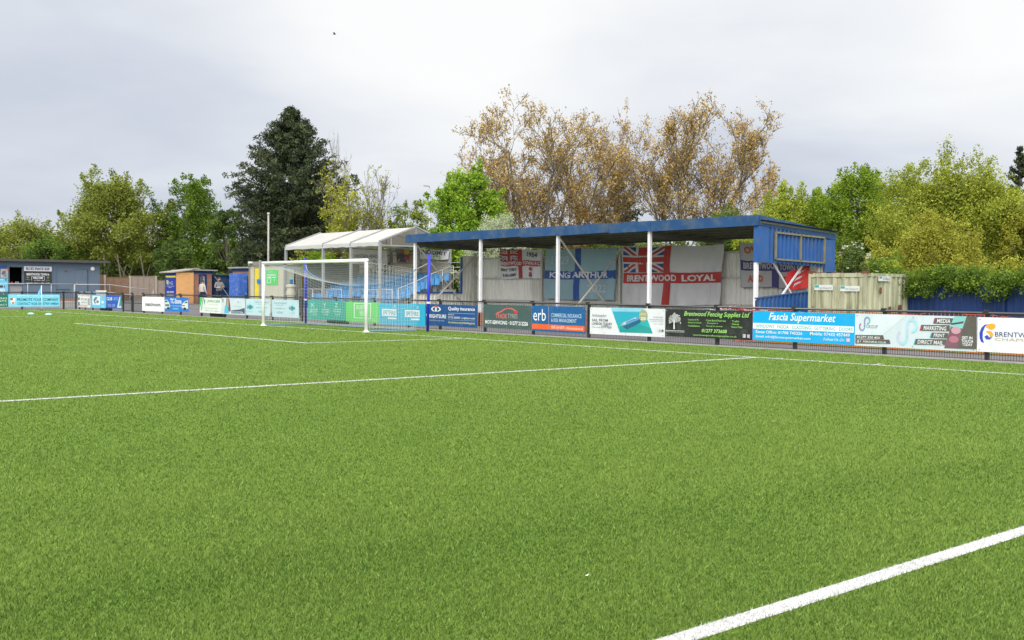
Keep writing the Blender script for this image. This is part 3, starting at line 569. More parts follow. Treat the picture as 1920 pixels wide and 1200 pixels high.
# ------------------------------------------------------------------ goal, net and its poles
g = thing('football_goal', 'white football goal with a sagging pale net', 'goal', (0, 0, 0))
R_ = .06
for x in (-3.72, 3.72):
    b = MB(); b.tube([(x, 0, 0), (x, 0, 2.44)], R_, GOALW, 14); b.lathe((x, 0, 0), [(.13, 0), (.13, .012), (.075, .03), (.062, .06)], GOALW); b.build('post', g, True)
b = MB(); b.tube([(-3.78, 0, 2.49), (3.78, 0, 2.49)], R_, GOALW, 14); b.build('crossbar', g, True)
NETM = mat('net_cord', (.52, .52, .51), .7, .1); ROPE = mat('blue_rope', (.03, .22, .55), .6, .1); NETB = mat('net_cord_grey', (.16, .26, .34), .7, .1)
b = MB(); r_ = .0023
def strand(pts, r, m):
    for p, q in zip(pts[:-1], pts[1:]):
        b.bar(p, q, r*2, r*2, m)
BY = 2.1; HX = 3.72; BXL, BXR = -3.9, 3.75
def back(sx, sz):        # back sheet: sx 0..1 across, sz 0..1 from the ground to the top rope, which sags between its two ties
    x = BXL+(BXR-BXL)*sx; sag = .62*(4*sx*(1-sx))**.8
    zt = 2.22-sag; return (x, BY-.10*math.sin(math.pi*sz)*(4*sx*(1-sx)), zt*sz)
def topn(sx, t):         # from the crossbar down to the back rope
    x0 = -HX+2*HX*sx; p = back(sx, 1.0); x = x0+(p[0]-x0)*t; y = BY*t; z = 2.44+(p[2]-2.44)*t-.16*math.sin(math.pi*t)*(1-abs(2*sx-1)**4)
    return (x, y, z)
def side(sgn, t, sz):    # t 0 at the post, 1 at the back
    p = topn(0 if sgn < 0 else 1, t); return (p[0]+sgn*.06*math.sin(math.pi*t), p[1], p[2]*sz)
cell = .125
nx_ = int(2*HX/cell); nz_ = 17; nt_ = 16
for i in range(nx_+1):
    s_ = i/nx_; strand([back(s_, k/6) for k in range(7)], r_, NETM); strand([topn(s_, k/6) for k in range(7)], r_, NETM)
for k in range(1, nz_): strand([back(i/24, k/nz_) for i in range(25)], r_, NETM)
for k in range(1, nt_): strand([topn(i/24, k/nt_) for i in range(25)], r_, NETM)
for sg in (-1, 1):
    for k in range(1, nt_): strand([side(sg, k/nt_, j/3) for j in range(4)], r_, NETM)
    for k in range(1, nz_): strand([side(sg, i/8, k/nz_) for i in range(9)], r_, NETM)
b.build('net', g)
b = MB(); strand([topn(0, 0)]+[back(i/20, 1.0) for i in range(21)], .012, ROPE); strand([back(0, 1), (-4.2, 2.2, 2.45)], .008, NETM); strand([back(1, 1), (4.3, 2.2, 2.42)], .008, NETM); strand([(-4.2, 2.2, 2.62), topn(0, .35)], .007, NETM)
b.build('net_rope', g)
b = MB(); b.tube([(-3.72, .06, .03), (BXL, BY, .03), (BXR, BY, .03), (3.72, .06, .03)], .028, NETB, 8); b.build('ground_bar', g)
for u, lab in ((573, 'royal blue net pole behind the left goalpost'), (803, 'royal blue net pole right of the goal, in front of the navy board')):
    x = oY(u, 610, 2.2)[0]; r = thing('net_pole', lab, 'pole', (x, 2.2, 0), 'blue net poles'); lean = (oY(u+3 if u > 700 else u-1, 476, 2.2)[0]-x)
    b = MB(); b.tube([(x-.04*(u > 700), 2.2, 0), (x+lean*.7, 2.2, 2.74)], .05, ROYAL, 12); b.build('pole_tube', r, True)
    b = MB(); b.tube([(x+lean*.2-.01, 2.2, 1.0), (x+lean*.2, 2.2, 1.06)], .062, PLASTIC_W, 10); b.build('cleat', r)
# corner flag, disc markers, scraps
p = oZ(78, 582); cf = thing('corner_flag', 'white corner pole with a limp light blue flag', 'corner flag', (p[0], p[1], 0))
b = MB(); b.tube([(p[0], p[1], 0), (p[0], p[1], 1.52)], .022, PLASTIC_W, 8); b.build('pole_tube', cf, True); b = MB(); b.lathe((p[0], p[1], 0), [(.09, 0), (.08, .03), (.03, .06)], BINM); b.build('base', cf)
b = MB(); vs_ = []
for j in range(7):
    for i in range(5): vs_.append((p[0]+.02*math.sin(i*2.2+j*.5), p[1]-.02-.05*i*(.6+.5*math.sin(j*.5))*(j/6*.8+.35), 1.52-.075*j-.045*i))
b.mesh(vs_, [(j*5+i, j*5+i+1, (j+1)*5+i+1, (j+1)*5+i) for j in range(6) for i in range(4)], LBLUE); b.build('flag', cf)
for (u, v, lab) in ((58, 589, 'pale blue disc marker on the turf, left of the corner flag'), (91, 590, 'pale blue disc marker on the turf, right of the corner flag')):
    p = oZ(u, v); b = MB(); b.lathe((p[0], p[1], 0), [(.19, .0), (.17, .02), (.09, .075), (.06, .08), (.05, .07)], mat('disc_blue', (.35, .62, .72), .5, .05)); o = b.build('disc_marker', None, True); move_origin(o, (p[0], p[1], 0)); tag(o, lab, 'marker', 'disc markers')
p = oZ(1097, 1090); b = MB(); b.mesh([(p[0], p[1], .03), (p[0]+.016, p[1]+.005, .034), (p[0]+.012, p[1]+.016, .04), (p[0]-.003, p[1]+.012, .032)], [(0, 1, 2, 3)], PLASTIC_W); o = b.build('paper_scrap'); move_origin(o, (p[0], p[1], 0)); tag(o, 'tiny white scrap of litter lying on the near turf', 'litter')

# ------------------------------------------------------------------ blue roofed stand
YF, YB = 7.5, 11.05
st = thing('terrace_stand', 'open terrace stand with a blue fascia roof and pale ribbed walls', 'stand', (5.3, YF, 0))
XF = [-3.93, .69, 5.35, 10.0, 14.50]; XE = 14.62
def corr(mb, axis, a0, a1, zf0, zf1, plane, out, pitch, depth, m):
    """trapezoid ribbed sheet along axis; zf0/zf1 give lower/upper edge; ribs stand out towards `out`"""
    a = a0; pr = []
    while a < a1-1e-6:
        for t, d in ((0, 0), (.42, 0), (.54, 1), (.88, 1), (1, 0)):
            x = a+t*pitch
            if x <= a1: pr.append((x, d*depth*out))
        a += pitch
    for (x0, d0), (x1, d1) in zip(pr[:-1], pr[1:]):
        if x1-x0 < 1e-6: continue
        P_ = lambda x, d, z: (x, plane+d, z) if axis == 'X' else (plane+d, x, z)
        mb.face([P_(x0, d0, zf0(x0)), P_(x1, d1, zf0(x1)), P_(x1, d1, zf1(x1)), P_(x0, d0, zf1(x0))], m)
cst = lambda z: (lambda x: z)
b = MB(); corr(b, 'X', -4.0, XE-.05, cst(0), cst(2.98), YB+.14, -1, .20, .035, CORR); b.box((-4.0, YB+.15, 0), (XE-.05, YB+.17, 2.97), CORR); b.build('back_wall', st)
b = MB()
for z in (1.02, 2.02, 2.94): b.box((-3.95, YB+.02, z-.035), (XE-.06, YB+.095, z+.035), BEIGE)
b.build('wall_rail', st)
for x in XF:
    b = MB(); b.box((x-.055, YF+.02, 0), (x+.055, YF+.13, 3.64 if x < 14 else 2.44), STANDW); b.build('column', st)
    b = MB(); b.box((x-.05, YB-.09, 0), (x+.05, YB+.01, 3.2), BEIGE); b.build('rear_post', st)
    b = MB(); b.hexa([(x-.05, YF+.10, 3.38), (x+.05, YF+.10, 3.38), (x+.05, YB+.6, 3.30), (x-.05, YB+.6, 3.30), (x-.05, YF+.10, 3.60), (x+.05, YF+.10, 3.60), (x+.05, YB+.6, 3.42), (x-.05, YB+.6, 3.42)], ROOFB); b.build('rafter', st)
for x in (XF[0], XF[2], XF[4]):
    b = MB(); m = BEIGE if x < 14 else STANDW; o_ = .07 if x < 14 else -.10
    b.bar((x+o_, YF+.12, 3.45), (x+o_, YB-.1, .15), .05, .05, m); b.bar((x+o_+.055, YF+.12, .15), (x+o_+.055, YB-.1, 3.1), .05, .05, m); b.build('cross_brace', st)
YR0, YR1 = YF-.02, 11.85
zr = lambda y: 3.70+(3.50-3.70)*(y-YR0)/(YR1-YR0)
b = MB()     # ribbed roof sheet, ribs running front to back, seen from below
pr = []; x = -4.45
while x < XE-.05:
    for t, d in ((0, 0), (.45, 0), (.56, .04), (.88, .04)): pr.append((x+t*.25, d))
    x += .25
for (x0, d0), (x1, d1) in zip(pr[:-1], pr[1:]): b.face([(x0, YR0+.04, zr(YR0)+d0), (x0, YR1-.04, zr(YR1)+d0), (x1, YR1-.04, zr(YR1)+d1), (x1, YR0+.04, zr(YR0)+d1)], ROOFU)
for (x0, d0), (x1, d1) in zip(pr[:-1], pr[1:]): b.face([(x0, YR0+.04, zr(YR0)+d0+.05), (x1, YR0+.04, zr(YR0)+d1+.05), (x1, YR1-.04, zr(YR1)+d1+.05), (x0, YR1-.04, zr(YR1)+d0+.05)], BLUEF)
b.build('roof_sheet', st)
b = MB()
for y in (8.1, 8.95, 9.8, 10.65, 11.5): b.box((-4.4, y-.03, zr(y)-.085), (XE-.08, y+.03, zr(y)-.006), ROOFB)
b.build('purlin', st)
joints = [oY(u, 430, YF)[0] for u in (905, 978, 1052, 1144, 1222)]
js = [-4.5]+joints+[XE+.02]
for i, (x0, x1) in enumerate(zip(js[:-1], js[1:])):
    dz = .02*(i % 2)-.008; lf = .03
    b = MB(); b.hexa([(x0+.004, YR0-.05, 3.60-lf), (x1-.004, YR0-.05, 3.60+dz), (x1-.004, YR0+.03, 3.60+dz), (x0+.004, YR0+.03, 3.60-lf), (x0+.004, YR0-.05, 3.93), (x1-.004, YR0-.05, 3.94), (x1-.004, YR0+.03, 3.94), (x0+.004, YR0+.03, 3.93)], BLUEF); b.build('fascia_board', st)
def endfascia(x, out):
    b = MB(); z0, z1 = 3.62, 3.30
    b.hexa([(x, YR0+.035, z0), (x+out, YR0+.035, z0), (x+out, YR1, z1), (x, YR1, z1), (x, YR0+.035, 3.935), (x+out, YR0+.035, 3.935), (x+out, YR1, 3.57), (x, YR1, 3.57)], BLUEF); b.build('end_fascia', st)
endfascia(XE-.03, .06); endfascia(-4.55, .06)
# right hand end: blue ribbed panel, its frame, gap with bracing, low blue wall
b = MB(); top = lambda y: 3.62-(y-YF)*.076+.0; corr(b, 'Y', YF+.55, 11.2, lambda y: 2.47-.028*(y-YF), top, XE-.02, 1, .22, .06, BLUEP)
b.box((XE-.19, YF+.012, 2.45), (XE+.02, YF+.55, 3.60), BLUEP); b.box((XE-.055, 11.2, 0), (XE+.02, 11.8, 3.30), BLUEP); b.box((XE-.07, YF+.03, 2.44), (XE-.055, 11.2, 3.3), CORR)
b.build('end_panel', st)
y0, y1 = oX(1452, 436, XE)[1], oX(1543, 450, XE)[1]; za = oX(1452, 436, XE)[2]; zb = oX(1452, 486, XE)[2]; zc_ = oX(1543, 446, XE)[2]; zd = oX(1543, 493, XE)[2]; ym = oX(1499, 440, XE)[1]
FR = mat('old_frame', (.20, .185, .12), .7, .2, 6)
b = MB(); X_ = XE+.06
for p, q in (((X_, y0, za), (X_, y1, zc_)), ((X_, y0, zb), (X_, y1, zd)), ((X_, y0, zb), (X_, y0, za)), ((X_, y1, zd), (X_, y1, zc_)), ((X_, ym, (zb+zd)/2), (X_, ym, (za+zc_)/2))): b.bar(p, q, .055, .055, FR)
b.build('sign_frame', st)
b = MB(); lw0 = lambda y: 1.31+(y-YF)*.075
corr(b, 'Y', YF+.02, 11.1, cst(0), lw0, XE-.03, 1, .22, .055, BLUED if False else BLUEP); b.box((XE-.10, YF+.02, 0), (XE-.05, 11.1, 1.25), BLUEP); b.hexa([(XE-.11, YF, 1.30), (XE+.03, YF, 1.30), (XE+.03, 11.1, 1.58), (XE-.11, 11.1, 1.58), (XE-.11, YF, 1.335), (XE+.03, YF, 1.335), (XE+.03, 11.1, 1.61), (XE-.11, 11.1, 1.61)], BLUEP)
b.build('low_end_wall', st)
# left hand end: low ribbed wall with an open window above, rear strip of wall
b = MB(); xl = XF[0]-.05; yw = oX(866, 520, xl)[1]
corr(b, 'Y', YF+.1, YB+.1, cst(0), lambda y: 1.30+.10*(y-YF)/3.5, xl-.03, 1, .20, .035, CORRL); corr(b, 'Y', yw, YB+.1, lambda y: 1.3, lambda y: 3.05, xl-.032, 1, .20, .035, CORR)
b.build('left_end_wall', st)
b = MB(); b.box((xl-.04, YF+.12, 1.31), (xl+.045, yw, 1.385), BLUEP); b.box((xl-.04, yw-.07, 1.386), (xl+.045, yw, 3.0), BLUEP); b.build('window_frame', st)
b = MB(); b.box((-3.85, YF+.02, 0), (14.5, YF+.2, .55), BRICKM); b.build('brick_wall', st)
b = MB()
for k in range(3): b.box((-3.85, YF+.9+.8*k, 0), (14.5, YB-.1, .22*(k+1)), CONCR)
b.build('terrace_step', st)

# ------------------------------------------------------------------ flags hanging in the stand
def clip(poly, x0, x1, y0, y1):
    def cl(P, f, inter):
        r = []
        for i in range(len(P)):
            a, c = P[i-1], P[i]
            if f(c):
                if not f(a): r.append(inter(a, c))
                r.append(c)
            elif f(a): r.append(inter(a, c))
        return r
    def ix(v): return lambda a, c: (v, a[1]+(c[1]-a[1])*(v-a[0])/(c[0]-a[0]))
    def iy(v): return lambda a, c: (a[0]+(c[0]-a[0])*(v-a[1])/(c[1]-a[1]), v)
    for f, i in ((lambda p: p[0] >= x0, ix(x0)), (lambda p: p[0] <= x1, ix(x1)), (lambda p: p[1] >= y0, iy(y0)), (lambda p: p[1] <= y1, iy(y1))):
        if len(poly) < 3: return []
        poly = cl(poly, f, i)
    return poly
def diag(x0, y0, x1, y1, w):         # a band between two corners
    d = np.array([x1-x0, y1-y0]); d = d/np.linalg.norm(d); n_ = np.array([-d[1], d[0]])*w/2; a = np.array([x0, y0])-d*.5; c = np.array([x1, y1])+d*.5
    return [tuple(a-n_), tuple(c-n_), tuple(c+n_), tuple(a+n_)]
FRED = (.40, .028, .022); FBLU = (.03, .055, .21); FWH = (.56, .55, .55)
def jack(x0, x1, y0, y1):            # union flag canton as layered patches
    W = x1-x0; H = y1-y0; r = [([(x0, y0), (x1, y0), (x1, y1), (x0, y1)], FBLU)]
    for c, w in ((FWH, .20*H), (FRED, .075*H)):
        for a in ((x0, y0, x1, y1), (x0, y1, x1, y0)): r.append((clip(diag(*a, w), x0, x1, y0, y1), c))
    cx, cy = (x0+x1)/2, (y0+y1)/2
    for c, w in ((FWH, .33*H), (FRED, .20*H)):
        r.append(([(cx-w/2, y0), (cx+w/2, y0), (cx+w/2, y1), (cx-w/2, y1)], c)); r.append(([(x0, cy-w/2), (x1, cy-w/2), (x1, cy+w/2), (x0, cy+w/2)], c))
    return r
def cloth(name, label, plane, quad, layers, texts, amp=.03, seed=0, axis='Y', pins=2, sagz=.05, cat='flag', group='flags hanging in the stand'):
    """layers: polygons in unit square (x right, y up); quad: four survey points tl, tr, br, bl"""
    S = Sheet(axis, plane); q = [np.array(S.q(*p)) for p in quad]; rs = random.Random(seed)
    ph = [rs.uniform(0, 6.28) for _ in range(6)]
    W = np.linalg.norm(q[1]-q[0]); H = np.linalg.norm(q[3]-q[0])
    def pos(x, y, off):
        t = q[3]*(1-x)*(1-y)+q[2]*x*(1-y)+q[0]*(1-x)*y+q[1]*x*y
        d = 1-y
        f = amp*(.35+.65*d)*(math.sin(x*W*3.1+ph[0]+1.3*y)+.6*math.sin(x*W*7.3+ph[1]-2.2*y)+.35*math.sin(x*W*13+ph[2]+3*y))+amp*.5*math.sin(y*H*4+ph[3]+x*3)
        z = t[1]-sagz*math.sin(math.pi*((x*pins) % 1.0 if pins else 0))*(.4+.6*y)+.02*math.sin(x*W*2.3+ph[4])*d
        return S.w(t[0]+.012*math.sin(y*H*3+ph[5])*d, z, off+amp*2.1+f)
    def make(polys, nm, root, base):
        bm = bmesh.new(); lay = bm.faces.layers.int.new('l'); mats = []
        for k, (P, c) in enumerate(polys):
            if len(P) < 3: continue
            if c not in mats: mats.append(c)
            vv = [bm.verts.new((p[0], p[1], base+k*.0022)) for p in P]; f = bm.faces.new(vv); f.material_index = mats.index(c)
        for n_, ax in ((max(4, int(W/.12)), 0), (max(3, int(H/.25)), 1)):
            for i in range(1, n_):
                co = [0, 0, 0]; co[ax] = i/n_+1e-4; no = [0, 0, 0]; no[ax] = 1
                bmesh.ops.bisect_plane(bm, geom=bm.verts[:]+bm.edges[:]+bm.faces[:], plane_co=co, plane_no=no)
        o0 = Vector(root['_o'])
        for v in bm.verts: v.co = Vector(pos(v.co.x, v.co.y, v.co.z))-o0
        me = bpy.data.meshes.new(nm); bm.to_mesh(me); bm.free()
        for c in mats: me.materials.append(cmat(c))
        me.polygons.foreach_set('use_smooth', [True]*len(me.polygons))
        o = bpy.data.objects.new(nm, me); COL.objects.link(o); o.parent = root
    c0 = S.w(*((q[2]+q[3])/2), 0); root = thing(name, label, cat, c0, group)
    make(layers, 'cloth', root, 0.0)
    tp = []
    for (txt, x0, x1, y0, y1, col, *sh) in texts:
        P, F = text_mesh(txt, sh[0] if sh else 0, sh[1] if len(sh) > 1 else 0); mn, mxx = P.min(0), P.max(0)
        for f in F: tp.append(([(x0+(P[i][0]-mn[0])/(mxx[0]-mn[0])*(x1-x0), y0+(P[i][1]-mn[1])/(mxx[1]-mn[1])*(y1-y0)) for i in f], col))
    if tp:
        b0 = len(layers)*.0022+.004; polys = tp
        bm = bmesh.new(); mats = []
        for P, c in polys:
            if c not in mats: mats.append(c)
            try: f = bm.faces.new([bm.verts.new((p[0], p[1], b0)) for p in P]); f.material_index = mats.index(c)
            except ValueError: pass
        o0 = Vector(root['_o'])
        for v in bm.verts: v.co = Vector(pos(v.co.x, v.co.y, v.co.z))-o0
        me = bpy.data.meshes.new('lettering'); bm.to_mesh(me); bm.free()
        for c in mats: me.materials.append(cmat(c))
        o = bpy.data.objects.new('lettering', me); COL.objects.link(o); o.parent = root
    return root
def rc(x0, x1, y0, y1, c): return ([(x0, y0), (x1, y0), (x1, y1), (x0, y1)], c)
YW = YB-.13
GW = (.50, .50, .49)
cloth('flag', 'small white flag with a red cross and the date 1954 top right', YB-.02, [(938, 465), (1017, 467), (1016, 521), (942, 522)],
      [rc(0, 1, 0, 1, (.66, .65, .67))]+jack(0, .44, .60, 1)+[rc(0, 1, .42, .61, FRED), rc(.44, .54, 0, 1, FRED),
       ([(.70, .33), (.73, .40), (.77, .37), (.79, .29), (.75, .25), (.71, .27)], (.45, .05, .05)), ([(.70, .10), (.78, .10), (.775, .19), (.74, .22), (.705, .19)], (.42, .07, .05)), rc(.70, .78, .05, .10, (.04, .05, .14))],
      [('BRENTWOOD TOWN F.C.', .01, .98, .455, .575, (.72, .70, .70), 0, .02), ('1954', .66, .90, .74, .90, (.03, .03, .03), .1, .02), ('MAY THEY', .01, .40, .25, .35, (.04, .04, .05), 0, .02), ('B AN ARMY', .04, .38, .07, .17, (.04, .04, .05), 0, .02)], .014, 3, pins=3)
LB = (.25, .385, .425); DB = (.016, .07, .28)
cloth('flag', 'large pale blue flag with a dark blue cross and white name', YB+.0, [(1027, 467), (1161, 463), (1155, 562), (1024, 560)],
      [rc(0, 1, 0, 1, LB), rc(0, 1, .40, .57, DB), rc(.435, .52, 0, 1, DB)],
      [('KING ARTHUR', .08, .91, .425, .545, (.62, .63, .65), 0, .035), ('1929', .09, .35, .70, .87, (.43, .50, .53), 0, .02), ('2022', .62, .90, .14, .30, (.46, .52, .55), 0, .02)], .048, 8)
cloth('flag', 'largest white flag with union canton, red cross and white words on red', YB-.02, [(1171, 461), (1362, 458), (1354, 572), (1168, 572)],
      [rc(0, 1, 0, 1, FWH)]+jack(.012, .435, .56, .985)+[rc(0.01, 1, .375, .55, FRED), rc(.435, .505, 0, .99, FRED)],
      [('BRENTWOOD', .05, .57, .405, .515, (.60, .58, .58), 0, .035), ('LOYAL', .63, .95, .405, .515, (.60, .58, .58), 0, .035)], .055, 5)
cloth('banner', 'grey white banner with orange words and a purple band, partly behind the end panel', YB-.02, [(1387, 452), (1512, 461), (1511, 541), (1391, 538)],
      [rc(0, 1, 0, 1, (.46, .45, .45)), rc(0, 1, .38, .60, (.055, .045, .19)), rc(.49, .60, 0, .9, (.055, .045, .19)), rc(0, 1, 0, .012, (.05, .12, .22)), rc(0, .006, 0, 1, (.05, .12, .22))],
      [('OVER', .07, .44, .76, .92, (.52, .10, .02), 0, .04), ('LAND', .63, .95, .76, .92, (.52, .10, .02), 0, .04), ('BREN', .05, .27, .42, .56, (.48, .47, .50), 0, .03), ('TWOOD TOWN FC', .29, .96, .42, .56, (.48, .47, .50), 0, .03), ('AND', .12, .36, .12, .28, (.52, .10, .02), 0, .04), ('SEA', .66, .90, .12, .28, (.52, .10, .02), 0, .04)], .012, 2, pins=4, cat='banner')
RD = (.58, .015, .02); SW = (.55, .52, .55)
sx_ = []
for k in range(3):
    y = .74-.25*k; x = .36-.05*k
    sx_ += [([(x, y-.10), (x+.10, y-.02), (x+.34, y+.05), (x+.40, y+.10), (x+.26, y+.13), (x+.08, y+.07)], SW), ([(x+.38, y+.06), (x+.50, y+.12), (x+.47, y+.15), (x+.37, y+.11)], (.30, .24, .08))]
cloth('flag', 'crumpled red flag with three white swords behind the cross brace', XE-.32, [(1473, 510), (1515, 496), (1513, 540), (1470, 546)], [rc(0, 1, 0, 1, RD)]+sx_, [], .03, 6, axis='X', pins=1, sagz=.02)

# ------------------------------------------------------------------ seated stand under the white canopy
XL, XR = -18.19, -8.92; TY0, TY1 = 9.0, 13.4; TR = 11.2; ZE, ZA = 3.80, 4.60
tn = thing('seating_canopy', 'white canvas canopy on grey posts over the blue seats', 'canopy', ((XL+XR)/2, TY0, 0))
bays = [XL, oY(605, 455, TY0)[0], oY(657, 454, TY0)[0], XR]
for x0, x1 in zip(bays[:-1], bays[1:]):
    b = MB(); n_ = 8
    for ya, za, yb, zb in ((TY0, ZE, TR, ZA), (TR, ZA, TY1, ZE)):
        for i in range(n_):
            for j in range(4):
                def pt(i, j, dz=0): s_ = i/n_; t = j/4; return (x0+.02+(x1-x0-.04)*s_, ya+(yb-ya)*t, za+(zb-za)*t-.07*math.sin(math.pi*s_)*math.sin(math.pi*max(t, .12))+dz)
                b.face([pt(i, j), pt(i+1, j), pt(i+1, j+1), pt(i, j+1)], TENT); b.face([pt(i, j+1, -.012), pt(i+1, j+1, -.012), pt(i+1, j, -.012), pt(i, j, -.012)], TENTB)
    for i in range(n_):
        s0, s1 = i/n_, (i+1)/n_; xa, xb = x0+.02+(x1-x0-.04)*s0, x0+.02+(x1-x0-.04)*s1; d0, d1 = .20+.015*math.sin(i*1.9), .20+.015*math.sin((i+1)*1.9)
        b.face([(xa, TY0-.03, ZE-d0), (xb, TY0-.03, ZE-d1), (xb, TY0, ZE), (xa, TY0, ZE)], TENT)
    b.build('canvas', tn, True)
for x in bays:
    b = MB(); b.box((x-.06, TY0-.02, 0), (x+.06, TY0+.10, ZE-.02), GREYP); b.build('front_post', tn)
    b = MB(); b.box((x-.06, TY1-.1, 0), (x+.06, TY1+.02, ZE-.02), GREYP); b.build('rear_post', tn)
    b = MB(); b.bar((x, TY0, ZE+.03), (x, TR, ZA+.03), .07, .07, GREYP); b.bar((x, TR, ZA+.03), (x, TY1, ZE+.03), .07, .07, GREYP); b.bar((x, TY0+.1, ZE-.16), (x, TY1-.1, ZE-.16), .06, .06, GREYP)
    b.bar((x, TY0+.7, ZE-.13), (x, TY0+.7, ZE+.22), .04, .04, GREYP); b.bar((x, TR, ZE-.13), (x, TR, ZA), .04, .04, GREYP); b.build('truss', tn)
b = MB()
for z in (ZE-.30, ZE-.48): b.box((XL, TY1-.06, z), (XR, TY1-.02, z+.05), GREYP)
b.box((XL, TY0+.02, ZE-.09), (XR, TY0+.07, ZE-.03), GREYP); b.build('eaves_beam', tn)
b = MB(); xa = oY(656, 470, TY1)[0]
b.box((xa, TY1+.03, 1.6), (XR, TY1+.05, ZE-.25), TENTB); b.build('rear_sheet', tn)
b = MB()
for z in (2.35, 2.6, 2.85): b.box((xa+.1, TY1-.16, z), (XR+2.2, TY1-.12, z+.04), GREYP)
b.build('back_rail', tn)
# stepped seating deck
dk = thing('seating_deck', 'stepped grey deck carrying the blue seats', 'stand', ((XL+XR)/2, 9.6, 0))
SX0, SX1 = -17.25, -8.3; NR = 6
b = MB()
for k in range(NR): b.box((SX0-.1, 9.62+.6*k, 0), (SX1+.1, 9.62+.6*(k+1)-.004, .42+.215*k), CONCR)
b.build('step', dk)
b = MB(); b.box((SX0-.16, 9.7, 0), (SX0-.11, 13.3, 2.9), mat('green_board', (.09, .12, .10), .7, .1)); b.build('side_board', dk)
def seat_proto():
    r = thing('stadium_seat', '', 'seat', (0, 0, 0), 'blue seats in the covered stand')
    b = MB(); P = [(.0, .43), (.14, .405), (.30, .415), (.40, .43), (.42, .415)]; w = .205
    vs_ = []
    for y, z in P:
        for x, dz in ((-w, .03), (-w*.6, 0), (0, -.01), (w*.6, 0), (w, .03)): vs_.append((x, -y+.40, z+dz))
    n_ = len(P); F = [(i*5+j, (i+1)*5+j, (i+1)*5+j+1, i*5+j+1) for i in range(n_-1) for j in range(4)]
    b.mesh(vs_, F, SEAT); b.mesh([(x, y, z-.025) for x, y, z in vs_], [f[::-1] for f in F], SEAT); b.box((-.03, .1, .0), (.03, .34, .39), GREYP); b.build('seat_pan', r)
    b = MB(); P = [(.40, .41), (.425, .52), (.445, .66), (.455, .78), (.445, .80)]
    vs_ = []
    for k, (y, z) in enumerate(P):
        ww = w*(1-.06*(k == 4))
        for x, dy in ((-ww, -.035), (-ww*.6, 0), (0, .012), (ww*.6, 0), (ww, -.035)): vs_.append((x, y+dy, z))
    F = [(i*5+j, i*5+j+1, (i+1)*5+j+1, (i+1)*5+j) for i in range(len(P)-1) for j in range(4)]
    b.mesh(vs_, F, SEAT); b.mesh([(x, y+.025, z) for x, y, z in vs_], [f[::-1] for f in F], SEAT); b.build('backrest', r); return r
ORD = ['first', 'second', 'third', 'fourth', 'fifth', 'sixth', 'seventh', 'eighth', 'ninth', 'tenth', 'eleventh', 'twelfth', 'thirteenth', 'fourteenth', 'fifteenth', 'sixteenth', 'seventeenth', 'eighteenth', 'nineteenth', 'twentieth']
ROWN = ['front row', 'second row', 'third row', 'fourth row', 'fifth row', 'rearmost row']
proto = seat_proto(); first = True
fad = {}
for k in range(NR):
    n_ = int((SX1-SX0)/.455)
    for i in range(n_):
        if k <= 1 and i in (9, 10): continue      # aisle
        o = proto if first else copy_thing(proto, (0, 0, 0)); first = False
        o.location = (SX0+.25+i*.455, 9.68+.6*k, .42+.215*k); o.rotation_euler = (0, 0, rnd.uniform(-.02, .02))
        o['label'] = 'blue plastic seat in the %s, %s from the left end' % (ROWN[k], ORD[i])
        if rnd.random() < .55:
            for ch in o.children:
                key = ch.data.name
                ch.material_slots[0].link = 'OBJECT'; ch.material_slots[0].material = SEAT2
# railings
def railing(name, label, pts, h, m, bars=.13, post=1.4, group='steel railings', mid=()):
    p0 = pts[0]; r = thing(name, label, 'railing', p0, group); b = MB(); b.tube([(p[0], p[1], p[2]+h) for p in pts], .024, m, 8)
    for z in mid: b.tube([(p[0], p[1], p[2]+z) for p in pts], .02, m, 8)
    b.build('handrail', r, True); bb = MB()
    for p, q in zip(pts[:-1], pts[1:]):
        p = np.array(p); q = np.array(q); Ln = np.linalg.norm((q-p)[:2]); n_ = max(1, int(round(Ln/post)))
        for i in range(n_+1):
            c = p+(q-p)*i/n_; t = MB(); t.tube([c, c+np.array([0, 0, h])], .022, m, 8); t.build('post', r, True)
        if bars:
            for i in range(1, int(Ln/bars)): c = p+(q-p)*(i*bars/Ln); bb.bar(c+np.array([0, 0, .12]), c+np.array([0, 0, h-.02]), .009, .009, m)
    if bars and bb.f: bb.build('infill_bars', r)
    return r
railing('railing', 'grey railing along the front of the blue seats', [(-17.3, 9.35, .1), (-12.9, 9.35, .1)], 1.35, GALV)
railing('railing', 'grey railing in front of the right half of the blue seats', [(-12.0, 9.35, .1), (-8.3, 9.35, .1)], 1.35, GALV)
railing('railing', 'stepped grey railing at the right end of the seats beside the ribbed wall', [(-8.15, 9.6, .35), (-8.15, 10.6, .7), (-8.15, 11.6, 1.1), (-8.15, 13.0, 1.55)], 1.15, GALV, .14, .7)
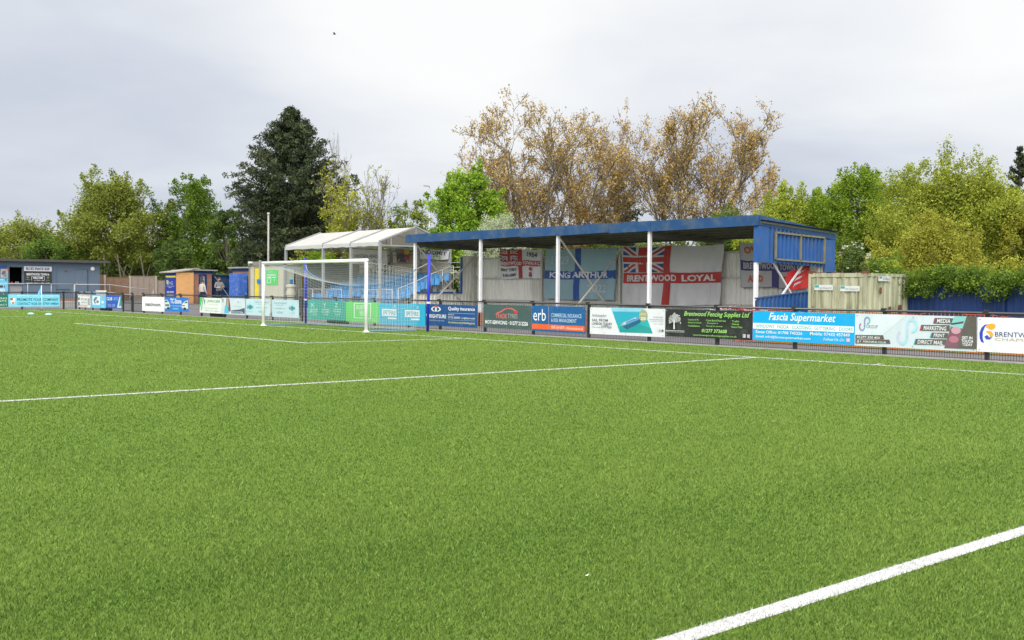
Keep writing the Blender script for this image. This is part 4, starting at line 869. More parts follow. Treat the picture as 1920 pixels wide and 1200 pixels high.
# banners in the canopy
def banner(lab, axis, plane, quad, bg, texts, layers=(), seed=0):
    return cloth('banner', lab, plane, quad, [rc(0, 1, 0, 1, bg)]+list(layers), texts, .012, seed, axis=axis, pins=3, sagz=.03, cat='banner', group='banners at the back of the seating')
banner('pale grey banner with dark capitals under the canopy', 'Y', TY1-.30, [(657, 464), (727, 467), (727, 496), (657, 494)], (.70, .68, .63), [('CHRISTIAN ABADOU', .06, .88, .40, .62, (.07, .08, .12), 0, .01)], seed=1)
banner('colour picture banner of a kneeling figure under the canopy', 'Y', TY1-.30, [(743, 464), (768, 464), (768, 492), (745, 492)], (.07, .055, .05), [],
       [rc(0, .55, .55, 1, (.14, .14, .12)), rc(.55, 1, .55, 1, (.40, .26, .03)), rc(.3, .62, .62, .85, (.20, .09, .06)), rc(.1, .6, .25, .62, (.06, .03, .03)), ([(.15, .05), (.4, .35), (.6, .35), (.95, .05), (.9, 0), (.2, 0)], (.045, .05, .07)), ([(.1, .05), (.3, .32), (.22, .08)], (.5, .5, .52)), ([(.62, .32), (.98, .06), (.9, .02)], (.5, .5, .52)), rc(.72, 1, .1, .4, (.35, .03, .03))], 2)
banner('white banner with large black capitals seen under the blue roof', 'Y', TY1-.15, [(788, 465), (843, 470), (841, 486), (789, 486)], (.56, .55, .56), [('INDOMIT', .04, .92, .46, .92, (.05, .05, .09), 0, .03)], seed=4)

# ------------------------------------------------------------------ storage container, right
CY0 = 8.2; ca = oY(1516, 512, CY0); cb = oY(1624, 514, CY0); x0, x1, H = ca[0], cb[0], 2.10
ct = thing('storage_container', 'mossy cream storage container with rust streaks and double doors', 'container', ((x0+x1)/2, CY0, 0)); D = oX(1702, 524, x1)[1]
b = MB(); b.box((x0+.02, CY0+.06, 0), (x1-.03, D, H-.03), CONT); corr(b, 'Y', CY0+.12, D-.05, cst(.12), cst(H-.1), x1-.028, 1, .28, .03, CONT)
b.box((x0, CY0, 0), (x0+.09, CY0+.09, H), CONT); b.box((x1-.09, CY0, 0), (x1+.01, CY0+.09, H), CONT); b.box((x0+.09, CY0+.01, H-.12), (x1-.09, CY0+.09, H+.01), CONT); b.box((x1-.03, CY0+.09, H-.1), (x1+.012, D, H), CONT); b.box((x1-.03, D-.09, 0), (x1+.014, D+.002, H-.1), CONT); b.build('container_body', ct)
b = MB(); b.box((x0-.01, CY0-.01, H-.005), (x0+.16, CY0+.14, H+.07), RUST); b.box((x1-.14, CY0-.01, H-.005), (x1+.02, CY0+.14, H+.07), RUST); b.build('corner_casting', ct)
b = MB()
for k in range(9): xx = x0+.2+rnd.random()*(x1-x0-.4); b.box((xx, CY0+.0, H+.012), (xx+.15+.2*rnd.random(), CY0+.08, H+.03), RUST)
b.box((x1+.015, D-.55, .1), (x1+.03, D-.38, 1.15), RUST); b.box((x1+.016, D-1.12, .2), (x1+.03, D-1.0, 1.1), RUST); b.box((x1+.016, CY0+.75, 1.5), (x1+.03, CY0+.84, 1.68), RUST); b.build('rust_patch', ct)
xm = (x0+x1)/2+.0
for xa_, xb_ in ((x0+.10, xm-.01), (xm+.01, x1-.10)):
    b = MB(); corr(b, 'X', xa_, xb_, cst(.1), cst(H-.13), CY0+.045, -1, (xb_-xa_)/3.0-.001, .022, CONT); d = b.build('door', ct)
    for xr in (xa_+.22, xb_-.2): c = MB(); c.tube([(xr, CY0+.005, .12), (xr, CY0+.005, H-.15)], .018, CONT, 8); c.build('lock_bar', d)
b = MB(); b.box((xm-.04, CY0-.05, .52), (xm+.13, CY0+.03, .72), PLASTIC_W); b.build('lock_box', ct)
S = Sheet('Y', CY0)
for u0, u1, vt, vb in ((1527.5, 1562, 534, 544), (1576, 1612, 536, 546)):
    mb = MB(); mt = MB(); a0, zt = S.q(u0, vt); a1, _ = S.q(u1, vt); _, zb = S.q(u0, vb); mb.box(S.w(a0, zb, .0), S.w(a1, zt, .014), cmat((.62, .64, .62))); d = mb.build('sign_plate', ct)
    S.items([('r', u0+.8, vt+.8, vt+5, u0+8.5, (.03, .34, .33)), ('t', 'SITE STORAGE LTD', u0+10, vt+4.5, vb-2, u1-2, (.25, .3, .32))], mt, mt, .016); mt.build('lettering', d)
S = Sheet('X', x1+.03); mb = MB(); mt = MB(); a0, zt = S.q(1647, 518); a1, _ = S.q(1669, 518); _, zb = S.q(1647, 527); mb.box(S.w(a0, zb, .0), S.w(a1, zt, .014), cmat((.62, .64, .62))); d = mb.build('sign_plate', ct)
S.items([('r', 1648, 518.5, 522, 1653, (.03, .34, .33)), ('t', 'STORAGE', 1655, 520, 525, 1668, (.2, .25, .26))], mt, mt, .016); mt.build('lettering', d)
# blue ribbed fence on the right
BF = 10.6
bf = thing('sheet_fence', 'dark blue ribbed metal fence under the hedge', 'fence', (24, BF, 0)); b = MB(); corr(b, 'X', 16.8, 48, cst(0), cst(1.75), BF, -1, .2, .03, BLUED); b.box((16.8, BF+.004, 0), (48, BF+.03, 1.74), BLUED); b.build('sheet', bf)
b = MB(); b.box((21.0, BF-.09, 0), (21.06, BF-.032, 1.78), BLUED); b.box((26.4, BF-.09, 0), (26.46, BF-.032, 1.78), BLUED); b.build('cover_strip', bf)
# orange barrier netting with red-white tape
NY = 6.0
nf = thing('barrier_netting', 'orange plastic barrier netting strung behind the right hand boards', 'netting', (22, NY, 0)); b = MB(); OM = mat('orange_plastic', (.75, .13, .03), .5, .1)
rs = np.random.default_rng(3); X0, X1 = 14.9, 34
nxx = int((X1-X0)/.11); zz = lambda x: 1.0+.05*math.sin(x*2.1)+.03*math.sin(x*5.3)
for i in range(nxx+1): x = X0+i*.11; b.bar((x, NY, .02), (x+.01*math.sin(i), NY+.03*math.sin(x*2), zz(x)), .018, .010, OM)
for k in range(8):
    for i in range(0, nxx, 6):
        xa_ = X0+i*.11; xb_ = X0+(i+6)*.11; b.bar((xa_, NY+.03*math.sin(xa_*2)*k/7, .03+(zz(xa_)-.04)*k/7), (xb_, NY+.03*math.sin(xb_*2)*k/7, .03+(zz(xb_)-.04)*k/7), .022, .010, OM)
b.build('net_sheet', nf)
for i in range(8):
    x = X0+.2+i*2.5; b = MB(); b.tube([(x, NY+.05, 0), (x, NY+.05, 1.12)], .012, RUST, 6); b.build('stake', nf)
tp = thing('hazard_tape', 'tangle of red and white tape on the netting end by the stand', 'tape', (14.9, NY-.1, 0)); RDT = mat('tape_red', (.62, .05, .06), .5, .05); b = MB()
for k in range(7):
    x = 13.6+.12*k; pts = [(x+.28*j, NY-.12-.02*k, .88+.012*k+.10*math.exp(-((x+.28*j-15.0)/.35)**2)+.03*math.sin(k*2+j*1.3)) for j in range(9)]
    for j, (p, q) in enumerate(zip(pts[:-1], pts[1:])): b.bar(p, q, .008, .03, RDT if (j+k) % 2 else PLASTIC_W)
b.build('tape_strand', tp)
b = MB(); b.tube([(14.95, NY-.1, 0), (14.95, NY-.1, 1.12)], .012, RUST, 6); b.build('stake', tp)
# ------------------------------------------------------------------ grey clubhouse beyond the far touchline
BX = -42.0
def plate(S, parent, name, u0, vt, vb, u1, m, t0=0.0, t1=.03):
    a0, zt = S.q(u0, vt); a1, _ = S.q(u1, vt); _, zb = S.q(u0, vb); mb = MB(); mb.box(S.w(a0, zb, t0), S.w(a1, zt, t1), m); return mb.build(name, parent)
S = Sheet('X', BX); yR = S.q(187, 520)[0]
gb = thing('clubhouse', 'low slate grey clubhouse with a flat overhanging roof and serving hatch', 'building', (BX-3, 0, 0))
h0, zt_ = S.q(17.5, 500.5); h1, _ = S.q(42, 500.5); _, zb_ = S.q(17.5, 552)
b = MB()          # front wall built round the hatch opening
b.box((BX-.2, -14, .62), (BX, h0, 3.12), SLATE); b.box((BX-.2, h0, zt_), (BX, h1, 3.12), SLATE); b.box((BX-.2, h1, .62), (BX, yR, 3.12), SLATE); b.box((BX-6, yR-.2, .62), (BX-.2, yR, 3.12), SLATE); b.box((BX-6, -14, .62), (BX-5.8, yR-.2, 3.12), SLATE); b.build('wall', gb)
b = MB(); b.box((BX-6, -14, -.02), (BX+.02, yR+.02, .618), BRICKM); b.build('plinth', gb)
b = MB(); b.hexa([(BX-6.4, -15, 3.13), (BX+.4, -15, 3.13), (BX+.4, yR+.55, 3.13), (BX-6.4, yR+.55, 3.13), (BX-6.4, -15, 3.20), (BX+.4, -15, 3.30), (BX+.4, yR+.55, 3.30), (BX-6.4, yR+.55, 3.20)], DARKR); b.build('roof', gb)
b = MB(); b.box((BX-.19, h0+.01, S.q(20, 533)[1]-.02), (BX-.05, h1-.01, .64), mat('hatch_panel', (.27, .26, .28), .7, .05)); b.box((BX-.35, h0+.02, S.q(20, 533)[1]-.019), (BX+.06, h1-.02, S.q(20, 533)[1]+.03), SLATE); hp = b.build('hatch_counter', gb)
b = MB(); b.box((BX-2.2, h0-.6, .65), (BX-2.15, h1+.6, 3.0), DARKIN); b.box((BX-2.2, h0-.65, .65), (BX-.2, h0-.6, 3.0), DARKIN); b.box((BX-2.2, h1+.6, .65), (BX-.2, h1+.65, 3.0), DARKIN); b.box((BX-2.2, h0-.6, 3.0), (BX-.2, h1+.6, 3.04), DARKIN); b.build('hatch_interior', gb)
b = MB()
for u, c in ((22, (.4, .03, .03)), (31, (.55, .5, .5)), (35, (.5, .5, .52)), (24, (.35, .03, .03))): a, z = S.q(u, 532.5); b.tube([(BX-.12, a, z+.03), (BX-.12, a, z+.16)], .03, cmat(c), 6)
b.build('bottles', hp)['label'] = 'small bottles on the counter'
d = plate(S, gb, 'door', 142, 505, 557, 163, SLATE, .0, .022); b = MB(); a, z = S.q(163, 505); b.box((BX+.0, a, .65), (BX+.05, a+.05, z), DARKR); a0_, _ = S.q(142, 505); b.box((BX, a0_, z), (BX+.05, a+.05, z+.04), SLATE); b.build('door_frame', gb)
a, z = S.q(141.8, 531); b = MB(); b.box((BX+.02, a+.03, z-.06), (BX+.05, a+.09, z+.08), mat('brass', (.5, .4, .15), .35, .05, metal=.6)); b.build('handle', d)
a, z = S.q(173.5, 504); b = MB(); b.lathe((BX, a, z), [(.14, 0), (.15, .03), (.13, .07), (.07, .09)], PLASTIC_W, 16, 'x'); b.build('wall_lamp', gb, True)
plate(S, gb, 'wall_vent', 121, 507, 509, 126, RUST, 0, .03); plate(S, gb, 'downpipe', 101, 494, 557, 103.5, SLATE, 0, .08); plate(S, gb, 'wall_ledge', 104, 542, 543.2, 131, DARKR, 0, .03)
def hung(name, label, u0, vt, vb, u1, bg, items): return board(name, label, 'notices on the clubhouse wall', 'X', BX+.05, u0, vt, vb, u1, bg, items, cat='sign', fix=False)
hung('sign', 'white snack bar name board above the black menu board', 45, 499, 508, 97, (.62, .63, .68), [('t', 'BLUES SNACK BAR', 49, 501, 506.3, 93.5, (.03, .03, .10), 0, .03)])
hung('menu_board', 'black menu board under the snack bar name board', 45, 508.3, 533, 97, (.025, .025, .03),
     [('t', 'BRENTWOOD TOWN fc', 50, 512, 516.3, 92, c_w, 0, .02), ('r', 59, 517.7, 518.4, 83.5, (.5, .52, .55)), ('r', 59, 517.7, 526, 59.8, (.5, .52, .55)), ('r', 82.8, 517.7, 526, 83.5, (.5, .52, .55)), ('t', 'WELCOME', 62, 519.3, 523, 80.5, c_w, 0, .02), ('t', 'hot food · tea', 64, 524.4, 526.3, 82, c_w),
      ('t', 'SNACKS   ROLLS   PIES   CHIPS', 49, 529.4, 531.4, 94, (.55, .55, .58)), ('e', 52, 520, 2.2, 1.6, (.16, .22, .05)), ('e', 90, 520.5, 2.2, 1.6, (.18, .20, .05)), ('r', 48, 523.8, 524.6, 56, (.10, .35, .16)), ('r', 87, 525.2, 526, 93, (.06, .30, .10))])
hung('sign', 'dark blue sign panel at the left edge of the clubhouse', -30, 496.5, 503.5, 12, (.015, .07, .30), [])
hung('poster', 'grey poster with an orange spot, below the dark blue sign', 1, 504, 521, 14.5, (.40, .40, .42), [('p', [(4, 509), (10, 507), (11, 513), (7, 517), (3, 514)], (.12, .12, .13)), ('p', [(6, 514), (12, 512), (13, 519), (7, 520)], (.22, .22, .24)), ('e', 11.5, 507.3, 2.5, 2.0, (.75, .22, .05))])
hung('poster', 'light blue fixture poster at the left edge, lowest on the clubhouse', -30, 521.5, 549, 14.8, (.13, .50, .68), [('t', 'MATCH DAY', -20, 523, 525.5, 6, c_w), ('t', 'NEXT GAME', -20, 530, 533, 12, c_w), ('r', -28, 535, 539, 9, (.04, .06, .08)), ('r', -28, 541, 547, 9, (.55, .65, .70)), ('e', 11, 524.5, 1.6, 2.4, (.08, .15, .25))])
# handrail and ramp in front of the clubhouse
RX = -40.6
y_ = lambda u: oX(u, 535, RX)[1]
railing('railing', 'long galvanised handrail in front of the clubhouse', [(RX, y_(-40), .45), (RX, y_(139), .45)], 1.18, GALV, 0, 1.45)
railing('railing', 'sloping galvanised ramp handrail before the timber fence', [(RX, y_(139)+.05, .45), (RX, y_(206), .45), (RX+.2, y_(245), .25), (RX+.2, y_(285), .10)], 1.16, GALV, 0, 1.9, mid=(.62,))
b = MB(); b.box((BX+.03, -14, -.01), (RX+.15, y_(206), .44), CONCR); b.hexa([(BX+.2, y_(206), -.01), (RX+.15, y_(206), -.01), (RX+.15, y_(285), -.01), (BX+.2, y_(285), -.01), (BX+.2, y_(206), .44), (RX+.15, y_(206), .44), (RX+.15, y_(285), .11), (BX+.2, y_(285), .11)], CONCR); struct(b.build('ramp'))
p = oX(189.5, 552, RX-.3); b = MB(); r = thing('paper_bin', 'white square bin at the end of the clubhouse', 'bin', (p[0], p[1], .44)); w = .26; b.hexa([(p[0]-w*.8, p[1]-w*.8, .44), (p[0]+w*.8, p[1]-w*.8, .44), (p[0]+w*.8, p[1]+w*.8, .44), (p[0]-w*.8, p[1]+w*.8, .44), (p[0]-w, p[1]-w, 1.12), (p[0]+w, p[1]-w, 1.12), (p[0]+w, p[1]+w, 1.12), (p[0]-w, p[1]+w, 1.12)], PLASTIC_W); b.build('bin_body', r)
b = MB(); b.box((p[0]-w-.02, p[1]-w-.02, 1.12), (p[0]+w+.02, p[1]+w+.02, 1.2), PLASTIC_W); b.build('lid', r)
# timber panel fence
WX = -46.0; S = Sheet('X', WX)
wf = thing('timber_fence', 'weathered timber panel fence with concrete posts beside the clubhouse', 'fence', (WX, S.q(250, 540)[0], .3))
def lap(u0, u1, v, m):
    a0, zt = S.q(u0, v); a1, _ = S.q(u1, v); b = MB(); z = .28
    while z < zt-.02: z2 = min(z+.13, zt); b.hexa([S.w(a0, z, .0), S.w(a1, z, .0), S.w(a1, z, .03), S.w(a0, z, .03), S.w(a0, z2, -.02), S.w(a1, z2, -.02), S.w(a1, z2, .012), S.w(a0, z2, .012)], m); z = z2
    b.box(S.w(a0, zt, -.03), S.w(a1, zt+.035, .045), m); n_ = max(1, int((a1-a0)/.45))
    for i in range(n_+1): x = a0+.02+(a1-a0-.04)*i/n_; b.box(S.w(x-.02, .28, .031), S.w(x+.02, zt, .055), m)
    b.build('panel', wf)
for u0, u1, v, m in ((170, 194, 516, FENCEB), (198.5, 241, 520, FENCEB), (246, 290, 518, FENCEW), (294.5, 332, 525.5, FENCEW), (335, 372, 526, FENCEW)): lap(u0, u1, v, m)
for u, v in ((196, 515.5), (243.5, 517), (292, 517.5), (333.5, 525)): a, z = S.q(u, v); b = MB(); b.box(S.w(a-.07, .1, -.06), S.w(a+.07, z, .07), FPOST); b.build('post', wf)

# ------------------------------------------------------------------ kiosk, brick huts, blue gate, cabins
KX = -30.0; S = Sheet('X', KX); g0 = .38
ya, yb = S.q(330, 540)[0], S.q(363, 540)[0]; xk = oY(310, 540, ya)[0]
kk = thing('kiosk', 'new orange pine kiosk with a thin sloping roof', 'kiosk', ((xk+KX)/2, (ya+yb)/2, g0))
b = MB(); n_ = 15; zt0, zt1 = 2.40, 2.50
for i in range(n_):
    z0 = g0+.06+(2.36-g0)*i/n_; z1 = g0+.06+(2.36-g0)*(i+1)/n_-.006
    b.hexa([(KX-.02, ya, z0), (KX+.022, ya, z0), (KX+.022, yb, z0), (KX-.02, yb, z0), (KX-.02, ya, z1), (KX+.008, ya, z1), (KX+.008, yb, z1), (KX-.02, yb, z1)], PINE)
b.box((xk, ya+.03, g0), (KX-.02, yb-.03, 2.36), PINE); b.box((xk, ya-.015, g0), (KX-.0, ya+.03, 2.38), mat('kiosk_blue', (.012, .035, .24), .5, .06)); b.build('body', kk)
b = MB(); b.hexa([(xk-.35, ya-.25, 2.38), (KX+.12, ya-.25, 2.38), (KX+.12, yb+.35, 2.62), (xk-.35, yb+.35, 2.62), (xk-.35, ya-.25, 2.45), (KX+.12, ya-.25, 2.45), (KX+.12, yb+.35, 2.69), (xk-.35, yb+.35, 2.69)], mat('felt_roof', (.32, .29, .26), .85, .1)); b.build('roof', kk)
b = MB(); b.box((xk+.1, ya+.1, g0-.12), (KX-.1, yb-.1, g0), BLUED); b.build('skid', kk)
board('advert_board', 'tall dark blue board with yellow strip on the side of the pine kiosk', None, 'Y', ya-.03, 310.5, 514, 560, 329.5, (.012, .03, .26),
      [('r', 310.8, 517, 520.2, 329.3, (.70, .66, .05)), ('p', [(312.3, 525), (316, 526), (315, 534), (312.3, 532)], (.45, .46, .12)), ('t', '0+G', 315, 527, 534, 324, (.30, .40, .55), 0, .02), ('r', 312, 536, 537, 327, (.25, .3, .5)), ('r', 316, 538.6, 539.6, 322, (.4, .4, .1)), ('t', '020 8500', 313, 545.5, 549, 326, (.55, .6, .72), 0, .02), ('r', 312.5, 551, 555, 326, (.40, .42, .12))], fix=False)
def hut(lab, X, u0, u1, z1, roofu, opening=None, depth=3.0):
    S = Sheet('X', X); y0 = S.q(u0, 540)[0]; y1 = S.q(u1, 540)[0]; r = thing('brick_hut', lab, 'hut', (X-depth/2, (y0+y1)/2, .38), 'brick huts behind the path'); b = MB()
    if opening:
        a0 = S.q(opening[0], 520)[0]; a1 = S.q(opening[1], 520)[0]; zo = S.q(opening[0], opening[2])[1]
        b.box((X-.2, y0, .3), (X, a0, z1), BRICKM); b.box((X-.2, a1, .3), (X, y1, z1), BRICKM); b.box((X-.2, a0, zo), (X, a1, z1), BRICKM)
    else: b.box((X-.2, y0, .3), (X, y1, z1), BRICKM)
    b.box((X-depth, y0, .3), (X-.2, y0+.2, z1), BRICKM); b.box((X-depth, y1-.2, .3), (X-.2, y1, z1), BRICKM); b.box((X-depth, y0+.2, .3), (X-depth+.2, y1-.2, z1), BRICKM); b.build('wall', r)
    b = MB(); b.box((X-.02, y0-.02, z1+.003), (X+.05, y1+.1, z1+.16), BLUED); b.build('fascia', r)
    yr = S.q(roofu, 520)[0]; b = MB(); b.box((X-depth-.1, y0-.15, z1+.163), (X+.18, yr, z1+.24), GREYP); b.build('roof', r)
    if opening:
        b = MB()
        for a in (a0, a1): b.box((X-.06, a-.05, .35), (X+.03, a+.05, zo+.02), BLUED)
        b.box((X-.06, a0+.05, zo-.05), (X+.03, a1-.05, zo+.03), BLUED); b.build('door_frame', r)
    return r, S, y0, y1
r, S, y0, y1 = hut('brick hut with blue door frame and pale door, beside the pine kiosk', KX-.06, 363.5, 397, 2.38, 406, (374, 386, 515))
a0 = S.q(375, 520)[0]; a1 = S.q(385, 520)[0]; b = MB(); b.box((KX-.22, a0, .4), (KX-.15, a1, 2.35), mat('pale_door', (.42, .46, .47), .5, .06)); d = b.build('door', r); b = MB(); b.box((KX-.14, a0+.1, 1.5), (KX-.12, a1-.12, 2.15), mat('door_glass', (.10, .14, .16), .15, .1)); b.build('pane', d)
# blue boarded gate between the huts
S = Sheet('X', -31.2); a0, a1 = S.q(397.5, 540)[0], S.q(433, 540)[0]; gt = thing('yard_gate', 'dark blue boarded yard gate with a white diagonal brace', 'gate', (-31.2, (a0+a1)/2, .38)); b = MB(); n_ = 12
for i in range(n_): b.box((-31.23, a0+(a1-a0)*i/n_+.004, .4), (-31.2+.004*(i % 2), a0+(a1-a0)*(i+1)/n_-.004, 2.32), BLUEF)
b.build('boarding', gt); b = MB()
for z in (.55, 1.42, 2.26): b.box((-31.19, a0, z-.05), (-31.14, a1, z+.05), BLUED)
b.box((-31.19, a0, .4), (-31.13, a0+.1, 2.34), BLUED); b.build('gate_frame', gt); b = MB(); b.bar((-31.12, a0+.15, 2.2), (-31.12, a1-.1, .75), .045, .03, PLASTIC_W); b.build('brace', gt)
HY = 10.4; S = Sheet('Y', HY); x0, x1 = S.q(436, 540)[0], S.q(472, 540)[0]; a0, a1 = S.q(451.5, 540)[0], S.q(457, 540)[0]; zo = S.q(452, 517)[1]; zt_ = S.q(450, 508.5)[1]
r = thing('brick_hut', 'brick hut with an open scuffed blue door, beside the cream cabin', 'hut', ((x0+x1)/2, HY+1.5, .38), 'brick huts behind the path'); b = MB()
b.box((x0, HY, .3), (a0, HY+.2, zt_), BRICKM); b.box((a1, HY, .3), (x1, HY+.2, zt_), BRICKM); b.box((a0, HY, zo), (a1, HY+.2, zt_), BRICKM); b.box((x0, HY+.2, .3), (x0+.2, HY+3, zt_), BRICKM); b.box((x1-.2, HY+.2, .3), (x1, HY+3, zt_), BRICKM); b.box((x0+.2, HY+2.8, .3), (x1-.2, HY+3, zt_), BRICKM); b.build('wall', r)
b = MB(); b.box((x0-.05, HY-.05, zt_+.003), (x1+.05, HY+.02, zt_+.17), BLUED); b.build('fascia', r); b = MB(); b.box((x0-.25, HY-.2, zt_+.173), (x1+.2, HY+3.1, zt_+.26), GREYP); b.build('roof', r)
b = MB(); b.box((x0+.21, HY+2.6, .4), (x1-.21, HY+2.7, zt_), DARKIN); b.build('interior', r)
b = MB(); xq0, xq1 = S.q(462, 540)[0], S.q(465, 540)[0]; b.box((xq0, HY-.03, .4), (xq1, HY-.001, zo), BLUED); b.build('door_frame', r)
yd = HY-.9; xa, xb = oY(430, 540, yd)[0], oY(447, 540, yd)[0]; b = MB(); b.box((xa, yd, .42), (xb, yd+.05, 2.36), GRAFB); b.box((xb, yd-.02, .42), (xb+.06, yd+.55, 2.36), GRAFB); d = b.build('door', r); d['label'] = 'scuffed blue door standing open'
b = MB(); b.box((xb-.14, yd-.05, 1.3), (xb-.09, yd-.001, 1.42), GALV); b.build('handle', d)
# cream cabin
CYP = 8.7; S = Sheet('Y', CYP); x0, x1 = S.q(467.5, 540)[0], S.q(531, 540)[0]; zc1 = S.q(480, 490.5)[1]; SX = Sheet('X', x1); y1 = SX.q(565, 540)[0]
r = thing('site_cabin', 'cream site cabin with a yellow door and green notice', 'cabin', ((x0+x1)/2, (CYP+y1)/2, .1)); b = MB(); b.box((x0, CYP, .05), (x1, y1, zc1-.24), CABIN); b.build('body', r)
b = MB(); b.box((x0-.06, CYP-.06, zc1-.237), (x1+.06, y1+.05, zc1), CABTRIM); b.build('roof', r)
d = plate(S, r, 'door', 478.5, 503, 575, 486.5, YELLOW, .0, .03); plate(S, r, 'downpipe', 488, 488, 575, 490.2, GREYP, .0, .09); plate(S, r, 'corner_trim', 467.5, 500, 575, 469.5, CABTRIM, 0, .04); plate(S, r, 'flood_lamp', 471, 490.5, 494, 475.5, PLASTIC_W, .07, .2); NB = mat('notice_blue', (.02, .18, .50), .5, .05); plate(S, r, 'notice', 485, 523.5, 531.5, 491, NB, .1, .12)
b = MB(); a, z = S.q(478.5, 503); a2, _ = S.q(486.5, 503); b.box((a-.07, CYP-.04, .1), (a, CYP-.001, z+.07), CABTRIM); b.box((a2, CYP-.04, .1), (a2+.07, CYP-.001, z+.07), CABTRIM); b.box((a, CYP-.04, z), (a2, CYP-.001, z+.07), CABTRIM); b.build('door_frame', r)
board('sign', 'lime green notice with white lines on the cream cabin', None, 'Y', CYP-.02, 499, 506.5, 534, 521, (.08, .55, .14), [('t', 'NO', 504, 508.5, 512, 512, (.65, .8, .65)), ('t', 'SMOKING', 501, 514, 517, 517, c_w, 0, .02), ('t', 'WE', 500.5, 518.5, 523, 508, c_w, 0, .02), ('r', 509, 519.5, 520.5, 518, c_w), ('r', 501, 523.5, 531, 502, (.6, .75, .6)), ('r', 507, 522, 531, 508, (.6, .75, .6)), ('r', 501, 530, 531, 508, (.6, .75, .6)), ('r', 514, 522, 528, 515, (.6, .75, .6))], cat='sign', fix=False)
plate(SX, r, 'downpipe', 532, 492, 575, 536.5, GREYP, .0, .06); plate(SX, r, 'door_gap', 551.5, 505, 575, 554, DARKIN, .0, .02); plate(SX, r, 'notice', 543, 524.5, 533.5, 549, NB, 0, .02); plate(SX, r, 'notice', 544, 519.5, 524, 549.5, mat('notice_teal', (.25, .62, .58), .5, .05), 0, .02); plate(SX, r, 'side_door', 555, 506, 575, 563.5, CABTRIM, .0, .02)
yb_ = thing('yellow_cupboard', 'tall mustard yellow cupboard at the left end of the seating', 'cupboard', (-18.6, 12.2, .1)); S = Sheet('X', -18.6); plate(S, yb_, 'carcass', 564.5, 507, 565, 581, YELLOW, -.7, 0.); plate(S, yb_, 'door', 566, 509, 563, 579.5, YELLOW, .0, .02)
p = oX(545.5, 560, x1+.55); bn = thing('litter_bin', 'cream fluted litter bin in front of the narrower cabin', 'bin', (p[0], p[1], .1)); b = MB(); b.lathe((p[0], p[1], .1), [(.20, 0), (.22, .1), (.22, 1.0), (.27, 1.02), (.27, 1.2)], CABIN, 12); b.build('bin_body', bn); b = MB(); b.lathe((p[0], p[1], 1.3), [(.23, .0), (.23, .22), (.28, .24), (.28, .36), (.1, .4)], CABIN, 12); b.build('hood', bn)
# poles
p = oD(503, 536, 62); lp = thing('lamp_pole', 'tall pale grey pole rising behind the cream cabin', 'pole', (p[0], p[1], 0)); zt_ = oD(503, 402, 62)[2]
b = MB(); b.tube([(p[0], p[1], 0), (p[0], p[1], zt_)], [.065, .05], mat('pole_grey', (.36, .34, .32), .5, .06), 10); b.build('pole_tube', lp, True); b = MB(); b.tube([(p[0], p[1], zt_), (p[0], p[1], zt_+.10)], [.085, .07], GALV, 10); b.build('cap', lp)
p = oD(804.5, 536, 88); lp = thing('street_lamp', 'thin street lamp far behind the canopy beside the bright green tree', 'street lamp', (p[0], p[1], 0)); zt_ = oD(805, 350, 88)[2]; b = MB(); b.tube([(p[0], p[1], 0), (p[0], p[1], zt_)], [.10, .055], GALV, 8); b.build('pole_tube', lp, True); q_ = R2*(-.5); b = MB(); b.bar((p[0], p[1], zt_), (p[0]+q_[0], p[1]+q_[1], zt_+.06), .16, .10, GREYP); b.build('lamp_head', lp)
# bird
p = oD(627, 64, 60); bd = thing('bird', 'tiny dark bird in flight high in the clouds', 'bird', tuple(p)); BK = mat('bird_dark', (.03, .03, .03), .8, .1); b = MB()
prof = [(.0, -.16), (.03, -.12), (.055, -.02), (.05, .06), (.035, .11), (.03, .14), (.012, .17), (.0, .20)]
ex = R2; ez = np.array([0, 0, 1.0]); ey = np.cross(ez, ex); vs_ = []; n_ = 8
for rr, t in prof:
    for k in range(n_): a = 2*math.pi*k/n_; vs_.append(p+ex*t+(ey*math.cos(a)+ez*math.sin(a))*rr)
vs_ = [p+(q-p)*.55 for q in vs_]; b.mesh(vs_, [(i*n_+k, i*n_+(k+1) % n_, (i+1)*n_+(k+1) % n_, (i+1)*n_+k) for i in range(len(prof)-1) for k in range(n_)], BK); b.mesh([p-ex*.07, p-ex*.14+ey*.03, p-ex*.14-ey*.03], [(0, 1, 2), (2, 1, 0)], BK); b.build('body', bd, True)
for s in (-1, 1):
    b = MB(); W_ = [p+ex*.08+ey*s*.03, p-ex*.07+ey*s*.03, p-ex*.07+ey*s*.24+ez*.10, p+ex*.06+ey*s*.24+ez*.11, p-ex*.13+ey*s*.44+ez*.06, p-ex*.02+ey*s*.40+ez*.075]
    W_ = [p+(w_-p)*.55 for w_ in W_]; b.mesh(W_+[w_+ez*.012 for w_ in W_], [(0, 1, 2, 3), (3, 2, 4, 5), (9, 8, 7, 6), (11, 10, 8, 9)], BK); b.build('wing', bd)

